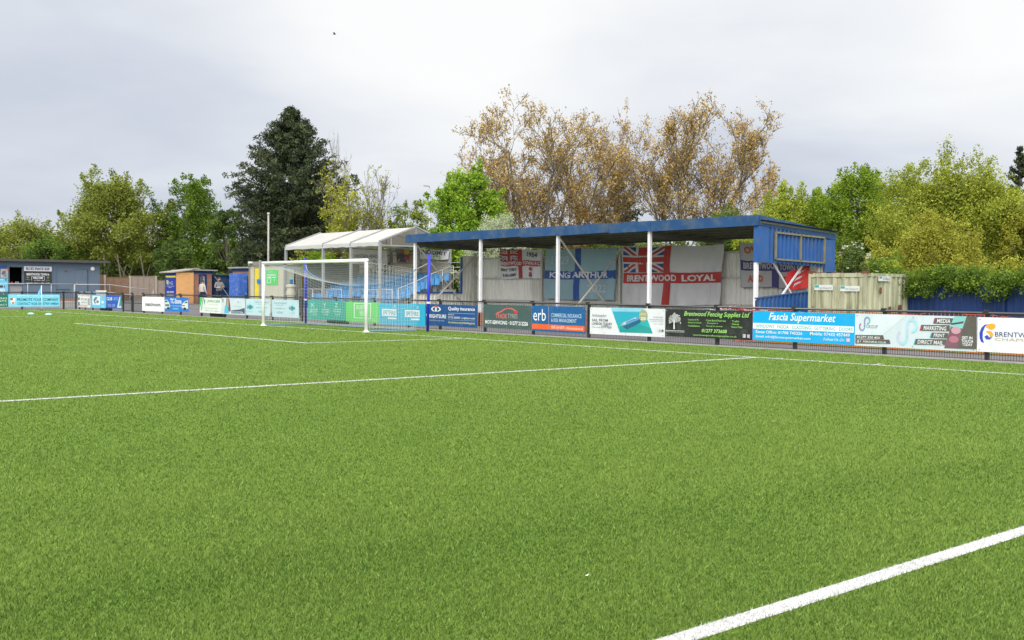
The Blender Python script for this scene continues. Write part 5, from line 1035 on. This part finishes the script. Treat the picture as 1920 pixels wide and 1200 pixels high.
# ------------------------------------------------------------------ people
SKIN = mat('skin', (.50, .30, .22), .55, .06); HAIRD = mat('hair_dark', (.05, .028, .018), .8, .2)
def person(lab, loc, yaw, H, top, leg, arms, cap=None, beard=False, hair_long=False, head_turn=0.0):
    r = thing('person', lab, 'person', loc); k = H/1.75; V = []; E = []; Rr = []
    def ad(p, rad, par=None):
        V.append((p[0]*k, p[1]*k, p[2]*k)); Rr.append(rad*k)
        if par is not None: E.append((par, len(V)-1))
        return len(V)-1
    pel = ad((0, 0, .95), .150); wa = ad((0, .0, 1.10), .145, pel); ch = ad((0, .005, 1.30), .165, wa); nb = ad((0, -.01, 1.46), .075, ch); nk = ad((0, .01, 1.52), .058, nb)
    hj = ad((0, .025, 1.58), .078, nk); hm = ad((0, .03, 1.655), .092, hj); ht = ad((0, .02, 1.725), .066, hm); ad((0, .118, 1.625), .016, hm)
    for s in (-1, 1): ad((s*.092, .015, 1.63), .02, hm)
    hands = []
    for s in (-1, 1):
        hp = ad((s*.10, 0, .88), .105, pel); kn = ad((s*.11, .02, .49), .068, hp); an = ad((s*.115, -.01, .09), .046, kn); ad((s*.13, .13, .05), .042, an)
        sh = ad((s*.185, -.01, 1.40), .078, ch); A_ = arms[0 if s < 0 else 1]; el = ad(A_[0], .052, sh); wr = ad(A_[1], .036, el); d = (Vector(A_[2])-Vector(A_[1])).normalized(); pm = Vector(A_[1])+d*.05; hd = ad(pm, .036, wr); hands.append((Vector(A_[1])*k, .20*k))
        sd_ = d.cross(Vector((0, 1, 0))); sd_ = sd_.normalized() if sd_.length > .1 else Vector((0, 0, 1)); inw = sd_.cross(d)
        for j in range(4):
            c = pm+d*.045+sd_*(-.027+.018*j); f1 = ad(c, .0095, hd); f2 = ad(c+d*(.035-.004*abs(j-1.5))+inw*.008, .0088, f1); ad(c+d*(.058-.006*abs(j-1.5))+inw*.022, .0075, f2)
        c = pm+sd_*-.035; t1 = ad(c+d*.01, .011, hd); ad(c+d*.042+sd_*-.014, .009, t1)
    me = bpy.data.meshes.new('b'); me.from_pydata(V, E, []); o = bpy.data.objects.new('b', me); COL.objects.link(o); md = o.modifiers.new('s', 'SKIN'); md.use_smooth_shade = True
    sv = me.skin_vertices[0].data
    for i, q in enumerate(Rr): sv[i].radius = (q*(1.28 if i in (pel, wa, ch) else 1), q*(.82 if i in (pel, wa, ch) else 1))
    sv[pel].use_root = True; ms = o.modifiers.new('u', 'SUBSURF'); ms.levels = 2; ms.render_levels = 2
    m2 = bpy.data.meshes.new_from_object(o.evaluated_get(bpy.context.evaluated_depsgraph_get())); bpy.data.objects.remove(o)
    m2.materials.clear()
    for m in (SKIN, top, leg, BINM): m2.materials.append(m)
    for f in m2.polygons:
        c = f.center; z = c.z/k; mi_ = 1
        if z > 1.50: mi_ = 0
        elif any((c-h).length < L_ for h, L_ in hands) and min((c-h).length for h, _ in hands) < .2*k and abs(c.x/k) > .05 and any((c-h).dot(h-Vector((0, 0, 1.2))) > -.01 for h, _ in hands): mi_ = 0
        elif z < .07: mi_ = 3
        elif z < .93 and abs(c.x/k) < .26: mi_ = 2
        f.material_index = mi_; f.use_smooth = True
    m2.name = 'body'; bo = bpy.data.objects.new('body', m2); COL.objects.link(bo); bo.parent = r
    def blob(name, c, rx, ry, rz, m, z0=-1, seed=0):
        vs_ = []; n_ = 14; mN = 8; rs = random.Random(seed)
        for i in range(mN+1):
            t = z0+(1-z0)*i/mN
            for j in range(n_): a = 2*math.pi*j/n_; q = math.sqrt(max(0, 1-t*t))*(1+rs.uniform(-.04, .04)); vs_.append(((c[0]+rx*q*math.cos(a))*k, (c[1]+ry*q*math.sin(a))*k, (c[2]+rz*t)*k))
        me = bpy.data.meshes.new(name); me.from_pydata(vs_, [], [(i*n_+j, i*n_+(j+1) % n_, (i+1)*n_+(j+1) % n_, (i+1)*n_+j) for i in range(mN) for j in range(n_)]); me.materials.append(m)
        me.polygons.foreach_set('use_smooth', [True]*len(me.polygons)); oo = bpy.data.objects.new(name, me); COL.objects.link(oo); oo.parent = r
    blob('hair', (0, -.005, 1.665), .112, .118, .10, cap or HAIRD, -.25 if not hair_long else -.9, 1)
    if beard: blob('beard', (0, .075, 1.575), .062, .055, .06, HAIRD, -1, 2)
    e_ = MB()
    for s in (-1, 1): e_.box(((s*.034-.012)*k, .112*k, 1.652*k), ((s*.034+.012)*k, .119*k, 1.662*k), BINM)
    e_.box((-.022*k, .112*k, 1.588*k), (.022*k, .117*k, 1.594*k), mat('lips', (.35, .13, .11), .5, .05)); eo = e_.build('face_features'); eo.parent = r
    r.rotation_euler = (0, 0, yaw); return r
pa = oY(379.5, 525, 7.9); gz = tz(pa[0], pa[1])
person('person in a cream top and navy trousers walking with back half turned', (pa[0], pa[1], gz), math.radians(20), pa[2]-gz+.0, mat('cream_knit', (.46, .42, .36), .85, .12, 14), mat('navy_trousers', (.012, .018, .05), .8, .15),
       [((-.27, -.02, 1.12), (-.29, .04, .86), (-.30, .08, .74)), ((.30, -.03, 1.13), (.36, .0, .88), (.40, .03, .78))])
pb = oY(411, 520.2, 8.3); gz = tz(pb[0], pb[1])
person('bearded person in a grey hooded jacket with hands held together', (pb[0], pb[1], gz), math.radians(-95), pb[2]-gz, mat('grey_hoodie', (.19, .19, .19), .9, .12, 14), mat('navy_jeans', (.014, .02, .045), .85, .15),
       [((-.30, .06, 1.14), (-.13, .27, 1.17), (-.05, .30, 1.18)), ((.30, .06, 1.13), (.12, .28, 1.12), (.03, .31, 1.13))], cap=mat('knit_hat', (.075, .045, .035), .9, .15), beard=True)
# ------------------------------------------------------------------ trees, shrubs, hedge
rng = np.random.default_rng(77)
def leafcloud(centres, radii, per, size, flat=.8, up=.35):
    """leaf faces scattered in clumps: returns positions, half axes, clump index"""
    n = len(centres); cnt = np.maximum(1, (per*(radii/np.mean(radii))**2)).astype(int); idx = np.repeat(np.arange(n), cnt); N_ = len(idx)
    d = rng.normal(size=(N_, 3)); d /= np.linalg.norm(d, axis=1)[:, None]; d[:, 2] = d[:, 2]*flat
    rr = radii[idx]*rng.uniform(0, 1, N_)**.5*rng.uniform(.75, 1.15, N_); P = centres[idx]+d*rr[:, None]
    nn = rng.normal(size=(N_, 3))+np.array([0, 0, up*2]); nn /= np.linalg.norm(nn, axis=1)[:, None]
    t = np.cross(nn, rng.normal(size=(N_, 3))); t /= np.linalg.norm(t, axis=1)[:, None]; b_ = np.cross(nn, t)
    s = size*rng.uniform(.55, 1.35, N_)
    return P, t*s[:, None]*.5, b_*s[:, None]*.34, idx
PROF = {'round': lambda h: np.sqrt(np.clip(1-((h-.48)/.54)**2, 0, 1)), 'oak': lambda h: np.sqrt(np.clip(1-((h-.40)/.63)**2, 0, 1))*(1-.12*np.sin(h*9)), 'dome': lambda h: np.sqrt(np.clip(1-(h*.98)**2.2, 0, 1)), 'cone': lambda h: np.clip(1.06-h, 0.03, 1)**.8*np.clip(.70+h*2.5, 0, 1)}
def place(uc, depth): p = oD(uc, 540, depth); return np.array([p[0], p[1], 0.0])
def tree(name, label, uc, vtop, wpx, depth, prof, A, B, size, nl, per, mname, cat='tree', z0f=.16, rl=None, bark=BARK, group='trees behind the ground', twigs=0, trunk=True, squash=1.0, lean=0.0):
    base = place(uc, depth); ht = oD(uc, vtop, depth)[2]; W = 1.14*wpx*depth/FPX; r_ = thing(name, label, cat, tuple(base), group)
    z0 = ht*z0f; Hc = ht-z0; rl = rl or W*.105
    h = rng.uniform(0, 1, nl*3); th = rng.uniform(0, 2*math.pi, nl*3); R = (W/2-rl*.5)*PROF[prof](h)
    keep = rng.uniform(0, 1, nl*3) < (R/(W/2))**.8*.8+.2; h, th, R = h[keep][:nl], th[keep][:nl], R[keep][:nl]; n = len(h)
    # uneven outline: the crown bulges and dents with direction
    wob = 1+.17*np.sin(th*3+h*7+uc)+.10*np.sin(th*5-h*11+vtop)
    rad = R*wob*np.sqrt(rng.uniform(.12, 1, n)); c = np.stack([base[0]+rad*np.cos(th)*1.0+lean*h, base[1]+rad*np.sin(th)*squash, z0+rl*.6+(Hc-rl*1.4)*h], 1)
    rads = rl*rng.uniform(.6, 1.35, n)
    ctr = np.array([base[0], base[1], z0+.25*Hc]); nsp = int(n*(.9 if twigs else .45)); jj = rng.integers(0, n, nsp); dd = c[jj]-ctr; dd /= np.linalg.norm(dd, axis=1)[:, None]; dd += rng.normal(0, .25, dd.shape)+np.array([0, 0, .25])   # feathery sprays beyond the clumps
    ext = [(c[jj]+dd*(rads[jj]*k)[:, None], rads[jj]*q) for k, q in ((.85, .42), (1.05, .32), (1.22, .22))]
    c = np.concatenate([c]+[e[0] for e in ext]); rads = np.concatenate([rads]+[e[1] for e in ext]); size = size*.68; per = per*1.45*np.mean(rads**2)/np.mean(rads[:n]**2)*(np.mean(rads)**2/np.mean(rads**2))*(1+.5*0)
    w_ = np.percentile(np.abs((c[:, :2]-base[:2])@(R2[:2]/np.linalg.norm(R2[:2]))), 98.5); h_ = np.max(c[:, 2]+rads*.5)
    k3 = np.array([wpx*depth/FPX/2/w_]*2+[ht/h_]); c = base+(c-base)*k3                     # to the measured width and height
    P, a, b_, idx = leafcloud(c, rads, per, size)
    clump = rng.normal(0, .24, len(c)); tone = .48+clump[idx]+rng.normal(0, .13, len(P))
    quads('crown', P, a, b_, tone, leaf(mname, A, B), r_)
    if trunk:
        mb = MB(); tr = max(.10, W*.028); mb.tube([(base[0], base[1], -.05), (base[0]+.1, base[1], z0+.4*Hc*.4), (base[0]+lean*.4, base[1]+.1, z0+Hc*.62)], [tr*1.25, tr, tr*.35], bark, 8)
        for i in range(0, n, max(1, n//26)):
            s = np.array([base[0], base[1], z0+.1*Hc+.45*Hc*h[i]*.8]); e_ = c[i]; md = (s+e_)/2+np.array([0, 0, -.10*W*.3]); mb.tube([s, md, e_], [tr*.42, tr*.26, tr*.07], bark, 5, False)
        mb.build('trunk', r_)
    return r_
def branchy(name, label, uc, vtop, wpx, depth, stems, spread, A, B, size, mname, leaves, bark, tipr, z0=.4, leaf_from=.30, group='trees behind the ground', seed=1, leafmask=None, updraft=.55, wscale=1.0):
    """tree grown from stems and twigs, with small tufts of leaves along the thin wood"""
    rs = np.random.default_rng(seed); base = place(uc, depth); ht = oD(uc, vtop, depth)[2]; W = wpx*depth/FPX; r_ = thing(name, label, 'tree', tuple(base), group)
    mb = MB(); tips = []
    def grow(p, d, L_, rad, lev):
        n = 5; pts = [p]; rr = [rad]
        for i in range(n):
            d = d+rs.normal(0, .10, 3)+np.array([0, 0, .05*updraft]); d = d/np.linalg.norm(d); p = p+d*L_/n; pts.append(p); rr.append(rad*(1-.72*(i+1)/n))
            if lev >= 2: tips.append((p, lev))
        mb.tube(pts, rr, bark, 6 if lev == 0 else (4 if lev == 1 else 3), False)
        if lev < 3:
            k = (9, 6, 4)[lev]
            for j in range(k):
                t = rs.uniform(.28 if lev == 0 else .2, 1.0); i = min(int(t*n), n-1); q = pts[i]+(pts[i+1]-pts[i])*(t*n-i); ax = rs.normal(size=3); ax[2] *= .4; dd = (pts[i+1]-pts[i]); dd = dd/np.linalg.norm(dd); nd = dd*.75+ax/np.linalg.norm(ax)*(.75 if lev else .62)+np.array([0, 0, updraft*.5]); nd /= np.linalg.norm(nd)
                grow(q, nd, L_*(.46 if lev == 0 else .52)*rs.uniform(.7, 1.2)*(1.15-.45*t), max(rr[i]*.5, .02), lev+1)
    for i in range(stems):
        a = 2*math.pi*(i+rs.uniform(-.25, .25))/stems; inc = spread*math.sqrt((i % 3+1)/3)*rs.uniform(.75, 1.15); d = np.array([math.cos(a)*math.sin(inc), math.sin(a)*math.sin(inc), math.cos(inc)])
        grow(base+np.array([math.cos(a)*.25, math.sin(a)*.25, z0]), d, (ht-z0)*.80*rs.uniform(.85, 1.02), W*.012*wscale, 0)
    mb.tube([base+np.array([0, 0, -.1]), base+np.array([0, 0, z0+.3])], [W*.045*wscale, W*.036*wscale], bark, 9)
    # scale the grown skeleton to the measured height and width
    T_ = np.array([t[0] for t in tips]); V_ = np.array(mb.v); mxz = np.percentile(T_[:, 2], 99.6)
    hx = R2[:2]/np.linalg.norm(R2[:2]); lat = (T_[:, :2]-base[:2])@hx; ww = np.percentile(np.abs(lat), 98.5)*2; sz = ht/mxz; sw = W/ww
    S3 = np.array([sw, sw, sz]); f = lambda Q: base+(Q-base)*S3
    mb.v = [tuple(q) for q in f(V_)]; T_ = f(T_); mb.build('trunk', r_)
    ok = T_[:, 2] > ht*leaf_from
    if leafmask is not None: ok &= leafmask(T_, base, ht, W)
    T_ = T_[ok]; T_ = T_[rs.integers(0, len(T_), leaves)]+rs.normal(0, tipr*.5, (leaves, 3)); P, a, b_, idx = leafcloud(T_, np.full(len(T_), tipr), 5, size, 1.0, .1)
    tone = .5+rs.normal(0, .22, len(T_))[idx]+rng.normal(0, .12, len(P)); quads('crown', P, a, b_, tone, leaf(mname, A, B, .25), r_); return r_
def conifer(name, label, uc, vtop, wpx, depth, A, B, mname, n=420, size=.20, per=60, group='trees behind the ground', z0f=.05, shape=None):
    base = place(uc, depth); ht = oD(uc, vtop, depth)[2]; W = 1.12*wpx*depth/FPX; r_ = thing(name, label, 'tree', tuple(base), group); mb = MB(); mb.tube([(base[0], base[1], 0), (base[0], base[1], ht*.97)], [W*.045, .03], BARK, 8); C_ = []; Rr = []
    for i in range(n):
        h = rng.uniform(0, 1)**1.15; z = ht*(z0f+(1-z0f)*h); th = rng.uniform(0, 2*math.pi); rm = W/2*(min(1, (1-h)*2.9+.02)**.9*(.86+.14*h))*(1+.09*math.sin(th*4+h*17)+rng.uniform(-.14, .08))*(.86+.14*min(1, h*6))
        L_ = rm*rng.uniform(.75, 1.05); d = np.array([math.cos(th), math.sin(th), 0]); up = .16+.5*h; s = np.array([base[0], base[1], z-L_*up*.8]); e_ = np.array([base[0], base[1], z])+d*L_
        if i % 4 == 0: mb.tube([s, (s+e_)/2+np.array([0, 0, -.06*L_]), e_], [.05, .035, .012], BARK, 4, False)
        for t in np.linspace(.35, 1.0, 5):
            C_.append(s+(e_-s)*t+np.array([0, 0, -.10*L_*math.sin(math.pi*t)])+rng.normal(0, .06*W/8, 3)); Rr.append((.10+.05*(1-t)+.06)*W*.36*(1.0-.35*h))
    for k in range(10): C_.append(np.array([base[0]+rng.normal(0, .05), base[1]+rng.normal(0, .05), ht*(1-.012*k)])); Rr.append(.06+.018*k)
    C_ = np.array(C_); Rr = np.array(Rr); P, a, b_, idx = leafcloud(C_, Rr, per/5, size, .62, .3); a = a*1.5; b_ = b_*.62; tone = .45+rng.normal(0, .25, len(C_))[idx]+rng.normal(0, .12, len(P)); quads('crown', P, a, b_, tone, leaf(mname, A, B, .15), r_); mb.build('trunk', r_); return r_
# colours
OLV = ((.13, .16, .022), (.335, .38, .065)); MID = ((.06, .12, .018), (.22, .32, .045)); BRI = ((.14, .26, .020), (.36, .52, .05)); YEL = ((.19, .26, .020), (.48, .53, .07)); DRK = ((.020, .034, .018), (.10, .12, .05)); BRZ = ((.22, .20, .026), (.46, .48, .065)); BRN = ((.28, .165, .045), (.60, .43, .14)); SHR = ((.05, .095, .020), (.18, .26, .05))
# left
tree('broadleaf_tree', 'rounded olive green tree at the far left edge above the clubhouse', 45, 394, 200, 98, 'oak', *OLV, .26, 150, 150, 'leaf_olive_a', z0f=.1)
tree('broadleaf_tree', 'low mid green tree behind the middle of the clubhouse', 95, 430, 130, 90, 'dome', *MID, .24, 90, 150, 'leaf_mid_b', z0f=.02)
tree('oak_tree', 'broad domed olive yellow oak behind the clubhouse corner', 213, 309, 190, 92, 'oak', *OLV, .27, 210, 190, 'leaf_olive', z0f=.12)
tree('broadleaf_tree', 'fresh green upright tree between the oak and the dark conifer', 360, 326, 150, 96, 'round', (.06, .12, .012), (.20, .31, .030), .26, 150, 160, 'leaf_fresh', z0f=.1, twigs=120)
tree('broadleaf_tree', 'small dark green tree at the left foot of the tall conifer', 428, 392, 80, 84, 'round', *SHR, .22, 90, 150, 'leaf_shrub', z0f=.06)
conifer('conifer_tree', 'tall dark spreading conifer behind the cream cabin', 546, 207, 205, 72, *DRK, 'needle_dark', 640, .17, 260)
branchy('bare_tree', 'thin leafless tree at the right shoulder of the tall conifer', 634, 246, 46, 80, 2, .10, *OLV, .1, 'leaf_olive', 1, BARKG, .02, .5, .97, seed=12, wscale=.6)
branchy('spring_tree', 'half bare tree with sparse yellow green leaves and grey twigs', 664, 303, 240, 66, 8, .85, (.20, .22, .02), (.46, .47, .06), .13, 'leaf_spring', 2600, BARKG, .22, .3, .05, seed=4, updraft=.3, leafmask=lambda T_, b, h, W: np.random.default_rng(2).uniform(0, 1, len(T_)) < np.clip(1.55-1.55*T_[:, 2]/h-.5*(((T_[:, :2]-b[:2])@R2[:2])/(W/2)), .10, 1))
tree('broadleaf_tree', 'small yellow green tree just right of the half bare tree', 772, 372, 130, 66, 'dome', (.13, .19, .018), (.35, .40, .05), .17, 100, 150, 'leaf_yg', z0f=.02, twigs=80)
tree('broadleaf_tree', 'bright lime green round tree behind the canopy gable', 876, 297, 155, 58, 'round', *BRI, .20, 190, 190, 'leaf_lime', z0f=.1)
tree('blossom_shrub', 'pale grey green blossoming shrub above the stand roof', 935, 395, 172, 54, 'dome', (.26, .31, .17), (.66, .69, .50), .11, 110, 150, 'leaf_blossom', cat='shrub', z0f=.02)
branchy('brown_tree', 'large bronze leaved tree with fanning stems, left of its twin', 1010, 197, 320, 66, 9, .52, *BRN, .12, 'leaf_bronze', 7000, BARKG, .22, .8, .20, seed=7)
branchy('brown_tree', 'tall bronze leaved tree at the middle, above the blue roof', 1292, 200, 270, 64, 8, .46, *BRN, .12, 'leaf_bronze', 5800, BARKG, .22, .8, .2, seed=9)
branchy('brown_tree', 'smaller bronze leaved tree filling the gap between the two tall ones', 1142, 208, 130, 70, 5, .36, *BRN, .12, 'leaf_bronze', 2100, BARKG, .22, .8, .2, seed=15)
branchy('brown_tree', 'low bronze sapling at the right edge of the bronze trees', 1405, 305, 110, 60, 4, .55, *BRN, .13, 'leaf_bronze', 700, BARKG, .2, .6, .3, seed=21)
conifer('conifer_tree', 'dark narrow conifer hidden among the bronze trees', 1158, 322, 92, 76, *DRK, 'needle_dark', 200, .20, 80)
tree('undergrowth_shrub', 'orange tinted undergrowth beneath the bronze trees', 1090, 378, 290, 62, 'dome', (.14, .085, .02), (.30, .19, .045), .18, 120, 120, 'leaf_bronze_low', cat='shrub', z0f=.02, squash=.6)
tree('undergrowth_shrub', 'dull green undergrowth right of the bronze trees above the roof', 1360, 380, 150, 56, 'dome', *SHR, .17, 90, 130, 'leaf_shrub', cat='shrub', z0f=.02, squash=.6)
# right
tree('broadleaf_tree', 'yellow green tree nearest the blue end panel of the stand', 1478, 334, 190, 54, 'oak', *YEL, .15, 200, 190, 'leaf_yellow', z0f=.04, twigs=160)
tree('broadleaf_tree', 'bright green tree between the yellow one and the big bronze green one', 1600, 306, 190, 52, 'oak', (.10, .19, .014), (.32, .43, .035), .15, 190, 190, 'leaf_bright', z0f=.04, twigs=160)
tree('broadleaf_tree', 'great bronze green tree at the right edge above the hedge', 1800, 258, 330, 47, 'oak', (.17, .205, .018), (.44, .49, .065), .15, 330, 200, 'leaf_bronzegreen', z0f=.14, twigs=320)
tree('broadleaf_tree', 'low bronze tree in front of the great bronze green tree', 1740, 395, 240, 42, 'dome', *BRZ, .13, 170, 190, 'leaf_bronzeyel', z0f=.1, twigs=120)
tree('broadleaf_tree', 'olive bronze tree leaning out of the right edge', 1925, 370, 150, 44, 'oak', *BRZ, .13, 130, 190, 'leaf_bronzeyel', z0f=.1, twigs=90)
conifer('conifer_tree', 'dark pointed conifer top at the far right edge', 1908, 276, 85, 70, *DRK, 'needle_dark', 160, .2, 80)
tree('flowering_shrub', 'dark green shrub with white flower heads behind the container', 1600, 452, 96, 33.5, 'dome', (.045, .085, .02), (.17, .23, .055), .085, 90, 190, 'leaf_elder', cat='shrub', z0f=.02)
tree('broadleaf_tree', 'yellow green tree filling the skyline left of the great bronze green tree', 1680, 300, 210, 56, 'oak', *YEL, .15, 170, 190, 'leaf_yellow', z0f=.04, twigs=160)
tree('broadleaf_tree', 'fresh green tree behind the gap between the two brightest trees', 1545, 345, 130, 60, 'oak', (.10, .19, .014), (.32, .43, .035), .15, 150, 190, 'leaf_bright', z0f=.04, twigs=160)
# white flower heads on that shrub
sh_ = [o for o in COL.objects if o.name == 'flowering_shrub'][0]; b0 = np.array(sh_['_o']); ht = oD(1600, 452, 33.5)[2]
C_ = np.stack([b0[0]+rng.normal(0, .40, 46), b0[1]+rng.normal(0, .40, 46), np.zeros(46)], 1); C_[:, 2] = ht*np.sqrt(np.clip(1-(((C_[:, 0]-b0[0])**2+(C_[:, 1]-b0[1])**2)/.95), .05, 1))-.03
P, a, b_, idx = leafcloud(C_, np.full(46, .07), 16, .05, .3, 1); o = quads('flower_heads', P, a, b_, rng.uniform(0, 1, len(P)), leaf('flower_white', (.45, .47, .36), (.68, .68, .58), .2), sh_); o['kind'] = 'stuff'
# shrubs seen under the canopy, and growth behind huts and stand
for i, (u, v, w, d, A_, nm, lab) in enumerate(((600, 450, 110, 66, BRI, 'leaf_lime', 'bright green shrub seen under the left half of the canopy'), (690, 455, 90, 64, BRI, 'leaf_lime', 'bright green shrub seen under the right half of the canopy'), (855, 455, 60, 58, BRI, 'leaf_lime', 'lime green shrub seen through the open end of the stand'),
        (495, 440, 130, 78, SHR, 'leaf_shrub', 'dark shrub behind the cream cabin'), (330, 430, 120, 88, SHR, 'leaf_shrub', 'dark shrub behind the pine kiosk'), (410, 455, 110, 86, SHR, 'leaf_shrub', 'dark shrub behind the blue yard gate'), (1000, 425, 210, 58, SHR, 'leaf_shrub', 'dark green shrub behind the left half of the stand wall'),
        (1250, 415, 260, 56, ((.06, .10, .015), (.22, .27, .04)), 'leaf_mid_c', 'mid green shrub showing above the stand wall, under the roof'), (1420, 430, 140, 54, YEL, 'leaf_yellow', 'yellow green shrub above the right end of the stand wall'), (1130, 425, 160, 60, SHR, 'leaf_shrub', 'dark shrub below the bronze trees behind the stand'), (1660, 470, 110, 36, YEL, 'leaf_yellow', 'yellow green shrub behind the container'), (1560, 420, 150, 46, ((.07, .13, .014), (.26, .33, .035)), 'leaf_mid_d', 'green shrub behind the end panel of the stand'))):
    tree('wild_shrub', lab, u, v, w, d, 'dome', *A_, .0028*d, 90, 150, nm, cat='shrub', z0f=.0, group='shrubs round the ground', squash=.6)
# bare pale trunks behind the timber fence
for i, u in enumerate((182, 196, 207, 216, 228, 239, 247, 262, 272)):
    p = place(u, 86+2.5*(i % 4)); b = MB(); hh = rng.uniform(3.4, 4.6); b.tube([p, p+np.array([rng.normal(0, .1), 0, hh*.5]), p+np.array([rng.normal(0, .35), rng.normal(0, .3), hh])], [.09, .075, .04], BARKG, 6); b.tube([p+np.array([0, 0, hh*.45]), p+np.array([.25, .3, hh*.8])], [.04, .02], BARKG, 5); o = b.build('sapling_trunk'); move_origin(o, tuple(p)); tag(o, 'pale bare sapling trunk in the thicket behind the timber fence', 'sapling', 'pale sapling trunks behind the timber fence')
# ivy hedge on the blue fence, with trailing strands
hd = thing('ivy_hedge', 'overgrown leafy hedge spilling over the dark blue fence', 'hedge', (24, BF+.2, 0), None); C_ = []; Rr = []
x = 16.2
while x < 34:
    top = 2.30+.10*math.sin(x*1.7)+.07*math.sin(x*4.1); low = 1.44+.14*math.sin(x*2.3+1)+.10*math.sin(x*5.7)
    for k in range(15): C_.append((x+rng.normal(0, .14), BF+rng.uniform(-.42, .9), rng.uniform(low+.08, top-.10))); Rr.append(rng.uniform(.12, .27))
    x += .15
for x, n_, l0 in ((17.45, 9, .75), (17.8, 6, 1.0), (19.2, 4, 1.3), (22.3, 4, 1.3)):
    for k in range(n_): C_.append((x+rng.normal(0, .06), BF-.12, 1.65-(1.65-l0)*k/n_)); Rr.append(.11)
for k in range(60): C_.append((rng.uniform(16.2, 17.6), BF+rng.uniform(-.5, .8), rng.uniform(1.7, 2.75-.5*abs(rng.normal(0, .6))))); Rr.append(rng.uniform(.12, .24))
P, a, b_, idx = leafcloud(np.array(C_), np.array(Rr), 46, .075, .9, .5); tone = .45+rng.normal(0, .2, len(C_))[idx]+rng.normal(0, .15, len(P)); quads('foliage', P, a, b_, tone, leaf('leaf_ivy', (.05, .11, .012), (.23, .33, .035)), hd)
b = MB(); x = 16.6
while x < 33: b.tube([(x, BF+.25, 0), (x+.1, BF+.3, 1.0), (x+.05, BF+.25, 2.1)], [.03, .025, .012], BARK, 5); x += .7
b.build('stems', hd)
# far wood closing the horizon
C_ = []; Rr = []
for u in np.arange(-260, 2200, 9.0):
    for k in range(4):
        d = rng.uniform(104, 122); v = rng.uniform(462 if u < 1500 else 440, 530); p = oD(u+rng.normal(0, 5), v, d); C_.append(p); Rr.append(rng.uniform(.9, 1.7))
P, a, b_, idx = leafcloud(np.array(C_), np.array(Rr), 60, .42, .85, .3); tone = .45+rng.normal(0, .22, len(C_))[idx]+rng.normal(0, .12, len(P)); o = quads('far_wood', P, a, b_, tone, leaf('leaf_far', (.03, .055, .012), (.12, .17, .03))); o['kind'] = 'stuff'; o['label'] = 'far belt of mixed green woodland behind everything'; o['category'] = 'wood'
C_ = []; Rr = []
for u in np.arange(100, 1600, 7.0):
    for k in range(3): p = oD(u+rng.normal(0, 4), rng.uniform(495, 535), rng.uniform(88, 98) if u < 700 else rng.uniform(60, 66)); C_.append(p); Rr.append(rng.uniform(.5, 1.0))
P, a, b_, idx = leafcloud(np.array(C_), np.array(Rr), 55, .26, .85, .3); tone = .4+rng.normal(0, .22, len(C_))[idx]+rng.normal(0, .12, len(P)); o = quads('undergrowth', P, a, b_, tone, leaf('leaf_under', (.02, .04, .01), (.09, .13, .02))); o['kind'] = 'stuff'; o['label'] = 'dark tangled undergrowth along the back of the ground'; o['category'] = 'undergrowth'
